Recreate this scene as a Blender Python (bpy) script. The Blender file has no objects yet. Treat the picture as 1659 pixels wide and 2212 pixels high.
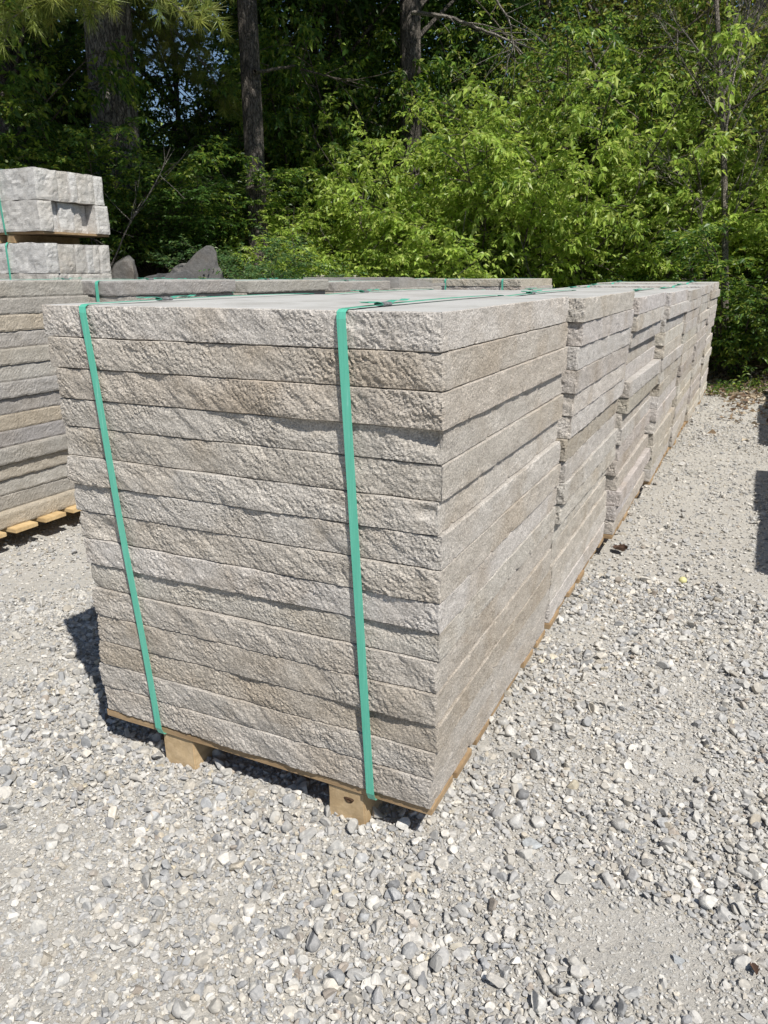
import bpy, math, random
import numpy as np
from mathutils import Vector, Matrix
R = math.radians
S = bpy.context.scene

# ------------------------------------------------------------------ camera
CAM = np.array([0.5466, -1.4014, 1.322])
YAW, PITCH, ROLL, FPX = -0.4468, 0.3030, -0.0040, 1650.5
def cam_axes():
    f = np.array([math.sin(YAW)*math.cos(PITCH), math.cos(YAW)*math.cos(PITCH), -math.sin(PITCH)])
    r0 = np.array([math.cos(YAW), -math.sin(YAW), 0.]); u0 = np.cross(r0, f)
    r = r0*math.cos(ROLL)+u0*math.sin(ROLL); u = -r0*math.sin(ROLL)+u0*math.cos(ROLL)
    return r, u, f
cr, cu, cf = cam_axes()
cd = bpy.data.cameras.new("camera"); cam = bpy.data.objects.new("camera", cd)
S.collection.objects.link(cam); S.camera = cam
m4 = Matrix(((cr[0], cu[0], -cf[0], CAM[0]), (cr[1], cu[1], -cf[1], CAM[1]), (cr[2], cu[2], -cf[2], CAM[2]), (0, 0, 0, 1)))
cam.matrix_world = m4
cd.sensor_fit = 'VERTICAL'; cd.sensor_height = 36; cd.lens = 36*FPX/2212.
cd.clip_start = .05; cd.clip_end = 600

# ------------------------------------------------------------------ sky, sun, exposure
SUN_DIR = Vector((0.751, -0.552, 1.255)).normalized()
W = bpy.data.worlds.new("World"); S.world = W; W.use_nodes = True
wn = W.node_tree.nodes; wl = W.node_tree.links
bg = wn['Background']; sky = wn.new('ShaderNodeTexSky'); sky.sky_type = 'NISHITA'; sky.sun_disc = False
sky.sun_elevation = R(53.4); sky.sun_rotation = R(126.3); sky.altitude = 200; sky.air_density = 1.0; sky.dust_density = .6; sky.ozone_density = 2.5
wl.new(sky.outputs[0], bg.inputs[0]); bg.inputs[1].default_value = .076
sl = bpy.data.lights.new("sun", 'SUN'); so = bpy.data.objects.new("sun", sl); S.collection.objects.link(so)
sl.energy = 5.0; sl.angle = R(.53); sl.color = (1, .955, .88)
so.rotation_euler = SUN_DIR.to_track_quat('Z', 'Y').to_euler(); so.location = (6, -5, 12)
S.view_settings.view_transform = 'Standard'; S.view_settings.look = 'None'; S.view_settings.gamma = 1
S.view_settings.exposure = 0.20
S.render.engine = 'CYCLES'
S.cycles.max_bounces = 6; S.cycles.transparent_max_bounces = 4; S.cycles.diffuse_bounces = 3; S.cycles.glossy_bounces = 2; S.cycles.transmission_bounces = 4

# ------------------------------------------------------------------ helpers
rng = np.random.default_rng(7)
_P = np.random.default_rng(11).permutation(256).astype(np.int64); _P = np.concatenate([_P, _P])
_G = np.random.default_rng(12).normal(size=(256, 3)); _G /= np.linalg.norm(_G, axis=1)[:, None]
def perlin(p):
    p = np.asarray(p, float); i = np.floor(p).astype(np.int64); f = p-i; i &= 255
    u = f*f*f*(f*(f*6-15)+10); out = 0
    for dx in (0, 1):
        for dy in (0, 1):
            for dz in (0, 1):
                h = _P[_P[_P[(i[:, 0]+dx) & 255]+((i[:, 1]+dy) & 255)]+((i[:, 2]+dz) & 255)]
                g = _G[h]; w = np.where(dx, u[:, 0], 1-u[:, 0])*np.where(dy, u[:, 1], 1-u[:, 1])*np.where(dz, u[:, 2], 1-u[:, 2])
                out = out+w*((f[:, 0]-dx)*g[:, 0]+(f[:, 1]-dy)*g[:, 1]+(f[:, 2]-dz)*g[:, 2])
    return out*1.6
def fbm(p, octs=4, gain=.5):
    a, o, t = 1., 0, 0
    for k in range(octs):
        o = o+a*perlin(p*2.03**k+17.3*k); t += a; a *= gain
    return o/t

def mesh(name, V, quads=None, tris=None, ngons=None, mat=None, smooth=False, col=None, colname='tint'):
    me = bpy.data.meshes.new(name); V = np.asarray(V, np.float32)
    idx, tot = [], []
    for F, n in ((quads, 4), (tris, 3)):
        if F is not None and len(F):
            F = np.asarray(F, np.int32); idx.append(F.ravel()); tot.append(np.full(len(F), n, np.int32))
    for g in (ngons or []):
        idx.append(np.asarray(g, np.int32)); tot.append(np.array([len(g)], np.int32))
    idx = np.concatenate(idx); tot = np.concatenate(tot); start = np.concatenate([[0], np.cumsum(tot)[:-1]]).astype(np.int32)
    me.vertices.add(len(V)); me.vertices.foreach_set('co', V.ravel())
    me.loops.add(len(idx)); me.loops.foreach_set('vertex_index', idx)
    me.polygons.add(len(tot)); me.polygons.foreach_set('loop_start', start); me.polygons.foreach_set('loop_total', tot)
    if smooth is False: me.polygons.foreach_set('use_smooth', np.zeros(len(tot), bool))
    elif smooth is True: me.polygons.foreach_set('use_smooth', np.ones(len(tot), bool))
    elif isinstance(smooth, np.ndarray): me.polygons.foreach_set('use_smooth', smooth)
    if col is not None:
        a = me.attributes.new(colname, 'FLOAT_COLOR', 'POINT'); c = np.ones((len(V), 4), np.float32); c[:, :3] = col
        a.data.foreach_set('color', c.ravel())
    me.update(calc_edges=True)
    if mat: me.materials.append(mat)
    return me
def link(name, me, parent=None, loc=(0, 0, 0), rot=(0, 0, 0)):
    o = bpy.data.objects.new(name, me); S.collection.objects.link(o); o.location = loc; o.rotation_euler = rot
    if parent: o.parent = parent
    return o
def tag(o, label=None, cat=None, group=None, kind=None):
    if label: o['label'] = label
    if cat: o['category'] = cat
    if group: o['group'] = group
    if kind: o['kind'] = kind
    return o
def empty(name, loc=(0, 0, 0), rz=0, label=None, cat=None, group=None):
    return tag(link(name, None, None, loc, (0, 0, rz)), label, cat, group)
class MB:
    def __init__(s): s.v = []; s.q = []; s.t = []; s.c = []; s.n = 0
    def add(s, V, q=None, t=None, c=None):
        V = np.asarray(V, float).reshape(-1, 3)
        if q is not None and len(q): s.q.append(np.asarray(q)+s.n)
        if t is not None and len(t): s.t.append(np.asarray(t)+s.n)
        s.v.append(V)
        if c is not None: s.c.append(np.broadcast_to(np.asarray(c, float), (len(V), 3)))
        s.n += len(V)
    def mesh(s, name, mat, smooth=False):
        return mesh(name, np.concatenate(s.v), np.concatenate(s.q) if s.q else None, np.concatenate(s.t) if s.t else None, None, mat, smooth,
                    np.concatenate(s.c) if s.c else None)
def tube(mb, pts, rad, sides=6, c=None):
    pts = np.asarray(pts, float); n = len(pts); rad = np.broadcast_to(rad, n)
    d = np.gradient(pts, axis=0); d /= np.linalg.norm(d, axis=1)[:, None]+1e-9
    ref = np.array([0, 0, 1.]) if abs(d[0, 2]) < .9 else np.array([1., 0, 0])
    a = np.cross(d, ref); a /= np.linalg.norm(a, axis=1)[:, None]+1e-9; b = np.cross(d, a)
    an = np.arange(sides)*2*math.pi/sides
    V = pts[:, None]+rad[:, None, None]*(a[:, None]*np.cos(an)[None, :, None]+b[:, None]*np.sin(an)[None, :, None])
    i = np.arange(n-1)[:, None]*sides; j = np.arange(sides)[None]; k = (j+1) % sides
    q = np.stack([i+j, i+k, i+sides+k, i+sides+j], -1).reshape(-1, 4)
    mb.add(V.reshape(-1, 3), q, None, c)
def polar(az, d): return np.array([CAM[0]+d*math.sin(R(az)), CAM[1]+d*math.cos(R(az))])

# ------------------------------------------------------------------ materials
def mat(name):
    m = bpy.data.materials.new(name); m.use_nodes = True; nt = m.node_tree; b = nt.nodes['Principled BSDF']
    return m, nt.nodes, nt.links, b
def N(ns, t, **k):
    n = ns.new(t)
    for a, v in k.items():
        if isinstance(a, str) and a.startswith('i_'): n.inputs[a[2:].replace('_', ' ')].default_value = v
        else: setattr(n, a, v)
    return n
def ramp(ns, stops):
    r = ns.new('ShaderNodeValToRGB'); e = r.color_ramp.elements
    while len(e) < len(stops): e.new(.5)
    for x, (p, c) in zip(e, stops): x.position = p; x.color = (*c, 1) if len(c) == 3 else c
    return r
def mix(ns, ls, a, b, fac, mode='MIX'):
    m = ns.new('ShaderNodeMix'); m.data_type = 'RGBA'; m.blend_type = mode
    for s, v in ((6, a), (7, b), (0, fac)):
        if isinstance(v, (int, float)): m.inputs[s].default_value = v
        elif isinstance(v, tuple): m.inputs[s].default_value = (*v, 1)
        else: ls.new(v, m.inputs[s])
    return m.outputs[2]
def noise(ns, ls, vec, scale, detail=3, rough=.55, dist=0):
    n = N(ns, 'ShaderNodeTexNoise'); n.inputs['Scale'].default_value = scale; n.inputs['Detail'].default_value = detail
    n.inputs['Roughness'].default_value = rough; n.inputs['Distortion'].default_value = dist
    if vec is not None: ls.new(vec, n.inputs['Vector'])
    return n
def bumps(ns, ls, b, items):
    prev = None
    for h, strength, dist in items:
        bp = ns.new('ShaderNodeBump'); bp.inputs['Strength'].default_value = strength; bp.inputs['Distance'].default_value = dist
        ls.new(h, bp.inputs['Height'])
        if prev is not None: ls.new(prev, bp.inputs['Normal'])
        prev = bp.outputs[0]
    ls.new(prev, b.inputs['Normal'])
def objvec(ns, ls, sc=(1, 1, 1), rot=(0, 0, 0), rnd=True):
    tc = N(ns, 'ShaderNodeTexCoord'); mp = N(ns, 'ShaderNodeMapping'); mp.inputs['Scale'].default_value = sc; mp.inputs['Rotation'].default_value = rot
    ls.new(tc.outputs['Object'], mp.inputs['Vector'])
    if rnd:
        oi = N(ns, 'ShaderNodeObjectInfo'); mm = N(ns, 'ShaderNodeMath', operation='MULTIPLY'); mm.inputs[1].default_value = 37.
        ls.new(oi.outputs['Random'], mm.inputs[0]); cx = N(ns, 'ShaderNodeCombineXYZ')
        for k in range(3): ls.new(mm.outputs[0], cx.inputs[k])
        ls.new(cx.outputs[0], mp.inputs['Location'])
        return mp.outputs[0], oi
    return mp.outputs[0], None

def stone_mat(name, tones, brown, speck=.5, grain=260, tintmix=.5):
    m, ns, ls, b = mat(name)
    v, oi = objvec(ns, ls)
    r = ramp(ns, [(i/(len(tones)-1), c) for i, c in enumerate(tones)]); ls.new(oi.outputs['Random'], r.inputs[0])
    big = noise(ns, ls, v, 3.2, 4, .6, .3)
    br = ramp(ns, [(.48, (0, 0, 0)), (.66, (1, 1, 1))]); ls.new(big.outputs[0], br.inputs[0])
    mm = N(ns, 'ShaderNodeMath', operation='MULTIPLY'); mm.inputs[1].default_value = tintmix; ls.new(br.outputs[0], mm.inputs[0])
    c = mix(ns, ls, r.outputs[0], brown, mm.outputs[0]); c = mix(ns, ls, c, oi.outputs['Color'], 1., 'MULTIPLY')
    # streaked mottling along the bedding
    v2, _ = objvec(ns, ls, (14, 14, 50)); st = noise(ns, ls, v2, 1, 4, .65, .4)
    sr = ramp(ns, [(.3, (.80, .79, .78)), (.7, (1.16, 1.16, 1.17))]); ls.new(st.outputs[0], sr.inputs[0])
    c = mix(ns, ls, c, sr.outputs[0], 1., 'MULTIPLY')
    sp = noise(ns, ls, v, grain, 3, .7); spr = ramp(ns, [(.30, (1-speck*.62,)*3), (.5, (1, 1, 1)), (.70, (1+speck*.62,)*3)])
    ls.new(sp.outputs[0], spr.inputs[0]); c = mix(ns, ls, c, spr.outputs[0], 1., 'MULTIPLY')
    ls.new(c, b.inputs['Base Color']); b.inputs['Roughness'].default_value = .88; b.inputs['Specular IOR Level'].default_value = .25
    f = noise(ns, ls, v, 110, 5, .72); g = noise(ns, ls, v, 420, 3, .7)
    bumps(ns, ls, b, [(f.outputs[0], .75, .007), (g.outputs[0], .7, .003)])
    return m
T_WARM = [(.485, .455, .417), (.52, .497, .463), (.445, .412, .364), (.535, .518, .495), (.47, .440, .397), (.55, .532, .51)]
T_GREY = [(.37, .355, .335), (.41, .395, .37), (.35, .34, .33), (.40, .38, .345), (.39, .375, .35), (.43, .415, .39), (.38, .365, .34)]
T_PALE = [(.54, .535, .52), (.60, .59, .57), (.50, .48, .445), (.57, .555, .53)]
M_STONE = stone_mat('sandstone', T_WARM, (.37, .31, .235), .8)
M_STONE2 = stone_mat('grey_stone', T_GREY, (.36, .315, .25), .55, 230, .25)
M_BLOCK = stone_mat('pale_block_stone', T_PALE, (.42, .37, .30), .4, 150, .35)

def sawn_mat():
    m, ns, ls, b = mat('sawn_stone'); v, oi = objvec(ns, ls)
    v2, _ = objvec(ns, ls, (1.2, 38, 1)); st = noise(ns, ls, v2, 1, 4, .6)
    r = ramp(ns, [(.3, (.41, .405, .39)), (.7, (.51, .505, .49))]); ls.new(st.outputs[0], r.inputs[0])
    sp = noise(ns, ls, v, 300, 2, .6); spr = ramp(ns, [(.3, (.86,)*3), (.7, (1.1,)*3)]); ls.new(sp.outputs[0], spr.inputs[0])
    ls.new(mix(ns, ls, r.outputs[0], spr.outputs[0], 1., 'MULTIPLY'), b.inputs['Base Color']); b.inputs['Roughness'].default_value = .8
    w_ = noise(ns, ls, v, 5, 5, .65, .8); wr = ramp(ns, [(.36, (.80, .79, .77)), (.56, (1.04, 1.04, 1.04))]); ls.new(w_.outputs[0], wr.inputs[0])
    ls.new(mix(ns, ls, mix(ns, ls, r.outputs[0], spr.outputs[0], 1., 'MULTIPLY'), wr.outputs[0], 1., 'MULTIPLY'), b.inputs['Base Color'])
    v3, _ = objvec(ns, ls, (2, 160, 1)); s3 = noise(ns, ls, v3, 1, 3, .5)
    bumps(ns, ls, b, [(s3.outputs[0], .3, .002)])
    return m
M_SAWN = sawn_mat()

def wood_mat(name, ca, cb, axis):
    m, ns, ls, b = mat(name); sc = [60, 60, 60]; sc[axis] = 3.5
    v, oi = objvec(ns, ls, tuple(sc)); n = noise(ns, ls, v, 1, 5, .6, .6)
    r = ramp(ns, [(.25, ca), (.75, cb)]); ls.new(n.outputs[0], r.inputs[0])
    v1, _ = objvec(ns, ls); n2 = noise(ns, ls, v1, 9, 4, .6); r2 = ramp(ns, [(.3, (.72, .68, .62)), (.6, (1.05, 1.05, 1.05))]); ls.new(n2.outputs[0], r2.inputs[0])
    ls.new(mix(ns, ls, r.outputs[0], r2.outputs[0], 1., 'MULTIPLY'), b.inputs['Base Color']); b.inputs['Roughness'].default_value = .8
    f = noise(ns, ls, v1, 350, 3, .6)
    bumps(ns, ls, b, [(n.outputs[0], .5, .003), (f.outputs[0], .4, .0015)])
    return m
M_WOODX = wood_mat('deck_board_wood', (.30, .20, .11), (.43, .31, .18), 0)
M_WOODY = wood_mat('runner_wood', (.44, .32, .18), (.58, .44, .27), 1)
M_WOODL = wood_mat('fresh_board_wood', (.46, .32, .15), (.62, .46, .25), 0)

def simple(name, col, rough=.6, spec=.5, nscale=0, var=.15, bump=0, attr=False):
    m, ns, ls, b = mat(name); b.inputs['Roughness'].default_value = rough; b.inputs['Specular IOR Level'].default_value = spec
    v, _ = objvec(ns, ls, rnd=False); n = noise(ns, ls, v, nscale or 20, 4, .6)
    lo = tuple(c*(1-var) for c in col); hi = tuple(min(1, c*(1+var)) for c in col)
    r = ramp(ns, [(.3, lo), (.7, hi)]); ls.new(n.outputs[0], r.inputs[0]); ls.new(r.outputs[0], b.inputs['Base Color'])
    if bump: bumps(ns, ls, b, [(n.outputs[0], bump, .004)])
    return m
def strap_mat():
    m, ns, ls, b = mat('green_strap'); v, _ = objvec(ns, ls, rnd=False)
    vs, _ = objvec(ns, ls, (160, 30, 7), rnd=False); n = noise(ns, ls, vs, 1, 6, .75); r = ramp(ns, [(.3, (.085, .42, .30)), (.62, (.13, .50, .37)), (.70, (.30, .62, .53))])
    ls.new(n.outputs[0], r.inputs[0]); ls.new(r.outputs[0], b.inputs['Base Color'])
    b.inputs['Roughness'].default_value = .27; b.inputs['Specular IOR Level'].default_value = .5
    n2 = noise(ns, ls, v, 260, 2, .5); bumps(ns, ls, b, [(n2.outputs[0], .25, .0008)])
    return m
M_STRAP = strap_mat()
M_SEAL = simple('dull_metal_seal', (.16, .165, .17), .45, .5, 60, .3, .3)

def gravel_mat():
    m, ns, ls, b = mat('gravel_stone'); at = N(ns, 'ShaderNodeAttribute', attribute_name='tint')
    v, _ = objvec(ns, ls, rnd=False); n = noise(ns, ls, v, 70, 5, .65, .8)
    r = ramp(ns, [(.28, (.72, .73, .75)), (.55, (1, 1, 1)), (.66, (1.28, 1.27, 1.25))]); ls.new(n.outputs[0], r.inputs[0])
    ls.new(mix(ns, ls, at.outputs[0], r.outputs[0], 1., 'MULTIPLY'), b.inputs['Base Color'])
    b.inputs['Roughness'].default_value = .85; b.inputs['Specular IOR Level'].default_value = .3
    f = noise(ns, ls, v, 240, 4, .65); bumps(ns, ls, b, [(f.outputs[0], .5, .002)])
    return m
M_GRAVEL = gravel_mat()

def ground_mat():
    m, ns, ls, b = mat('gravel_ground'); at = N(ns, 'ShaderNodeAttribute', attribute_name='soil')
    v, _ = objvec(ns, ls, rnd=False)
    # pebbles pressed in dust, two sizes
    wob = noise(ns, ls, v, 30, 2, .5)
    vv = N(ns, 'ShaderNodeVectorMath', operation='MULTIPLY_ADD'); ls.new(wob.outputs['Color'], vv.inputs[0]); vv.inputs[1].default_value = (.022, .022, .022); ls.new(v, vv.inputs[2])
    outs = []
    for sc in (62, 135):
        vo = N(ns, 'ShaderNodeTexVoronoi', feature='F1'); vo.inputs['Scale'].default_value = sc; vo.inputs['Randomness'].default_value = 1; ls.new(vv.outputs[0], vo.inputs['Vector'])
        outs.append(vo)
    sepc = N(ns, 'ShaderNodeSeparateColor'); ls.new(outs[0].outputs['Color'], sepc.inputs[0])
    cr_ = ramp(ns, [(0, (.33, .34, .35)), (.16, (.45, .445, .43)), (.5, (.54, .525, .49)), (.8, (.47, .45, .41)), (.93, (.64, .62, .58)), (1, (.56, .50, .40))])
    ls.new(sepc.outputs[0], cr_.inputs[0])
    sepd = N(ns, 'ShaderNodeSeparateColor'); ls.new(outs[1].outputs['Color'], sepd.inputs[0])
    cr2 = ramp(ns, [(0, (.36, .36, .355)), (.3, (.50, .485, .45)), (.7, (.55, .535, .50)), (1, (.42, .40, .37))]); ls.new(sepd.outputs[1], cr2.inputs[0])
    gt = N(ns, 'ShaderNodeMath', operation='GREATER_THAN'); gt.inputs[1].default_value = .52; ls.new(sepc.outputs[2], gt.inputs[0])
    c = mix(ns, ls, cr2.outputs[0], cr_.outputs[0], gt.outputs[0])
    fine = noise(ns, ls, v, 420, 4, .75); fr = ramp(ns, [(.3, (.62, .615, .60)), (.68, (1.25, 1.24, 1.23))]); ls.new(fine.outputs[0], fr.inputs[0])
    dustn = noise(ns, ls, v, 2.1, 5, .6); dr = ramp(ns, [(.40, (0, 0, 0)), (.62, (1, 1, 1))]); ls.new(dustn.outputs[0], dr.inputs[0])
    dm = N(ns, 'ShaderNodeMath', operation='MULTIPLY_ADD'); dm.inputs[1].default_value = .35; dm.inputs[2].default_value = .5; ls.new(dr.outputs[0], dm.inputs[0])
    c = mix(ns, ls, c, (.44, .423, .39), dm.outputs[0])
    c = mix(ns, ls, c, fr.outputs[0], 1., 'MULTIPLY')
    # woodland floor: dead leaves and dark earth
    ln = noise(ns, ls, v, 26, 6, .75, 1.); lr = ramp(ns, [(.32, (.035, .028, .018)), (.5, (.12, .085, .05)), (.62, (.22, .17, .105)), (.72, (.33, .28, .20))]); ls.new(ln.outputs[0], lr.inputs[0])
    c = mix(ns, ls, c, lr.outputs[0], at.outputs['Fac'])
    ls.new(c, b.inputs['Base Color']); b.inputs['Roughness'].default_value = .92; b.inputs['Specular IOR Level'].default_value = .15
    inv = []
    for vo in outs:
        q = N(ns, 'ShaderNodeMapRange'); q.inputs[1].default_value = 0; q.inputs[2].default_value = .75; q.inputs[3].default_value = 1; q.inputs[4].default_value = 0
        ls.new(vo.outputs['Distance'], q.inputs[0]); inv.append(q.outputs[0])
    bumps(ns, ls, b, [(inv[0], .22, .006), (inv[1], .35, .004), (fine.outputs[0], .8, .004)])
    return m
M_GROUND = ground_mat()

def leaf_mat(name, trans=.45, rough=.42):
    m, ns, ls, b = mat(name); at = N(ns, 'ShaderNodeAttribute', attribute_name='tint')
    v, _ = objvec(ns, ls, rnd=False); n = noise(ns, ls, v, 40, 2, .5); r = ramp(ns, [(.3, (.82,)*3), (.7, (1.12,)*3)]); ls.new(n.outputs[0], r.inputs[0])
    c = mix(ns, ls, at.outputs[0], r.outputs[0], 1., 'MULTIPLY')
    ls.new(c, b.inputs['Base Color']); b.inputs['Roughness'].default_value = rough; b.inputs['Specular IOR Level'].default_value = .45
    tr = N(ns, 'ShaderNodeBsdfTranslucent'); hs = N(ns, 'ShaderNodeHueSaturation'); hs.inputs['Value'].default_value = 1.5; hs.inputs['Hue'].default_value = .487; ls.new(c, hs.inputs['Color'])
    ls.new(hs.outputs[0], tr.inputs[0]); ms = N(ns, 'ShaderNodeMixShader'); ms.inputs[0].default_value = trans
    ls.new(b.outputs[0], ms.inputs[1]); ls.new(tr.outputs[0], ms.inputs[2]); ls.new(ms.outputs[0], ns['Material Output'].inputs[0])
    return m
M_LEAF = leaf_mat('green_leaf'); M_NEEDLE = leaf_mat('pine_needle', .3, .5); M_DEAD = leaf_mat('dead_leaf', .15, .7)
def bark_mat(name, a, bcol, sx=26):
    m, ns, ls, b = mat(name); v, _ = objvec(ns, ls, (sx, sx, 4.6), rnd=False); n = noise(ns, ls, v, 1, 7, .74, 1.6)
    r = ramp(ns, [(.32, tuple(x*.3 for x in a)), (.47, a), (.62, bcol)]); ls.new(n.outputs[0], r.inputs[0])
    v1, _ = objvec(ns, ls, rnd=False); n1 = noise(ns, ls, v1, 2.2, 4, .6); r1 = ramp(ns, [(.35, (.6, .6, .58)), (.65, (1.25, 1.22, 1.2))]); ls.new(n1.outputs[0], r1.inputs[0])
    c = mix(ns, ls, r.outputs[0], r1.outputs[0], 1., 'MULTIPLY')
    vw = noise(ns, ls, v1, 7, 3, .6); va = N(ns, 'ShaderNodeVectorMath', operation='MULTIPLY_ADD'); ls.new(vw.outputs['Color'], va.inputs[0]); va.inputs[1].default_value = (.12, .12, .12); ls.new(v1, va.inputs[2])
    vm = N(ns, 'ShaderNodeVectorMath', operation='MULTIPLY'); vm.inputs[1].default_value = (sx*.9, sx*.9, sx*.2); ls.new(va.outputs[0], vm.inputs[0])
    vo = N(ns, 'ShaderNodeTexVoronoi', feature='DISTANCE_TO_EDGE'); vo.inputs['Scale'].default_value = 1; ls.new(vm.outputs[0], vo.inputs['Vector'])
    r3 = ramp(ns, [(.02, (.25, .24, .23)), (.16, (1, 1, 1))]); ls.new(vo.outputs['Distance'], r3.inputs[0])      # furrows between bark plates
    ls.new(mix(ns, ls, c, r3.outputs[0], 1., 'MULTIPLY'), b.inputs['Base Color']); b.inputs['Roughness'].default_value = .9
    bumps(ns, ls, b, [(vo.outputs['Distance'], .8, .05), (n.outputs[0], 1., .03)])
    return m
M_BARK = bark_mat('furrowed_bark', (.21, .19, .17), (.42, .39, .35)); M_BARK2 = bark_mat('pine_bark', (.12, .105, .09), (.26, .235, .21), 34)
M_TWIG = bark_mat('twig_bark', (.20, .17, .14), (.34, .30, .25), 60); M_YOUNG = bark_mat('young_bark', (.30, .265, .225), (.50, .46, .40), 60); M_PALETWIG = bark_mat('dead_grey_wood', (.36, .33, .29), (.55, .52, .47), 60)
M_REDTWIG = bark_mat('reddish_bark', (.22, .11, .07), (.36, .22, .15), 60)

# ------------------------------------------------------------------ ground
def yard_edge(az):   # distance from the viewpoint where the yard ends and the bank begins
    return np.interp(az, [-70, -50, -44, -37, -29, -24, -10, 0, 12, 60], [7.6, 8.0, 7.5, 7.7, 10.4, 11.2, 11.2, 10.1, 10.4, 14])
def ground_z(x, y, fine=True):
    x = np.asarray(x, float); y = np.asarray(y, float); dx = x-CAM[0]; dy = y-CAM[1]
    d = np.hypot(dx, dy); az = np.degrees(np.arctan2(dx, dy)); e = yard_edge(az); q = d-e
    slope = np.interp(az, [-60, -44, -36, -24, 30], [.3, .46, .42, .2, .16])
    far = (dy > -6)
    h = np.where(q > 0, np.minimum(slope*q*np.clip(q/1.2, 0, 1), 3.4+.02*q), 0)*far
    z = np.zeros_like(x)
    p = np.stack([x.ravel(), y.ravel(), np.zeros(x.size)], 1)
    z = h+.012*fbm(p*1.1, 2).reshape(x.shape)
    if fine: z = z+.007*fbm(p*9, 2).reshape(x.shape)
    z = z+np.where(q > 0, 1, 0)*.10*fbm(p*.9+5, 3).reshape(x.shape)*np.clip(q, 0, 1)
    return z, np.clip((q+.9*fbm(p*1.3+9, 3).reshape(x.shape)+.95)/1.1, 0, 1)*far
def axis(lo, hi, step, far0, far1):
    a = list(np.arange(lo, hi, step)); s = step; x = hi
    while x < far1: a.append(x); s *= 1.12; x += s
    s = step; x = lo-step; b = []
    while x > far0: b.append(x); s *= 1.12; x -= s
    return np.array([far0]+b[::-1]+a+[far1])
gx = axis(-3.0, 2.0, .02, -160, 160); gy = axis(-1.2, 3.0, .02, -60, 260)
GX, GY = np.meshgrid(gx, gy); GZ, SOIL = ground_z(GX, GY)
nx_, ny_ = len(gx), len(gy); ii = np.arange(ny_-1)[:, None]*nx_; jj = np.arange(nx_-1)[None]
gq = np.stack([ii+jj, ii+jj+1, ii+nx_+jj+1, ii+nx_+jj], -1).reshape(-1, 4)
gme = mesh('ground', np.stack([GX.ravel(), GY.ravel(), GZ.ravel()], 1), gq, mat=M_GROUND, smooth=True)
sa = gme.attributes.new('soil', 'FLOAT', 'POINT'); sa.data.foreach_set('value', SOIL.ravel().astype(np.float32))
tag(link('ground', gme), 'pale gravel yard running up to a leafy woodland bank', None, None, 'structure')

# ------------------------------------------------------------------ loose gravel
def ico(sub):
    import bmesh
    bm = bmesh.new(); bmesh.ops.create_icosphere(bm, subdivisions=sub, radius=1); V = np.array([v.co[:] for v in bm.verts]); F = np.array([[v.index for v in f.verts] for f in bm.faces]); bm.free(); return V, F
ICO = {k: ico(k) for k in (1, 2, 3, 4)}
def pebble_protos(sub, n, seed):
    r = np.random.default_rng(seed); out = []; V0, F = ICO[sub]
    for k in range(n):
        V = V0.copy()
        for _ in range(r.integers(5, 8)):       # flat fracture facets
            nrm = r.normal(size=3); nrm /= np.linalg.norm(nrm); c = r.uniform(.28, .62); dd = V@nrm; V -= np.maximum(dd-c, 0)[:, None]*nrm
        V *= 1+.07*perlin(V0*1.6+k*5)[:, None]; V *= np.array([1, r.uniform(.6, .95), r.uniform(.5, .85)]); out.append(V)
    return out, F
PAL = np.array([(.59, .575, .54), (.51, .50, .48), (.39, .395, .40), (.64, .61, .56), (.56, .525, .465), (.46, .455, .45), (.68, .655, .615), (.31, .312, .318), (.50, .45, .37), (.60, .54, .42), (.40, .35, .30)])
PW = np.array([.17, .17, .15, .11, .14, .14, .05, .05, .035, .010, .025]); PW /= PW.sum()
def patch(x, y):   # 0 = dust, 1 = heaped stones
    p = np.stack([x, y, np.zeros_like(x)], 1); n = .66+.6*fbm(p*1.3+3.3, 3)+.65*fbm(p*5, 2)
    def blob(cx, cy, rx, ry, a): return a*np.exp(-(((x-cx)/rx)**2+((y-cy)/ry)**2))
    n = n-blob(.50, -.06, .16, .12, 1.1)-blob(.38, .95, .2, .5, .1)-blob(-.95, -.45, .5, .22, .25)
    n = n+blob(.10, -.38, .30, .22, 1.1)+blob(-.75, -.12, .55, .18, .6)+blob(-1.35, .25, .2, .6, .5)+blob(.25, 2.0, .25, .5, .7)+blob(.42, .28, .3, .12, .3)
    return np.clip(n, 0, 1)
GM = MB()
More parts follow.
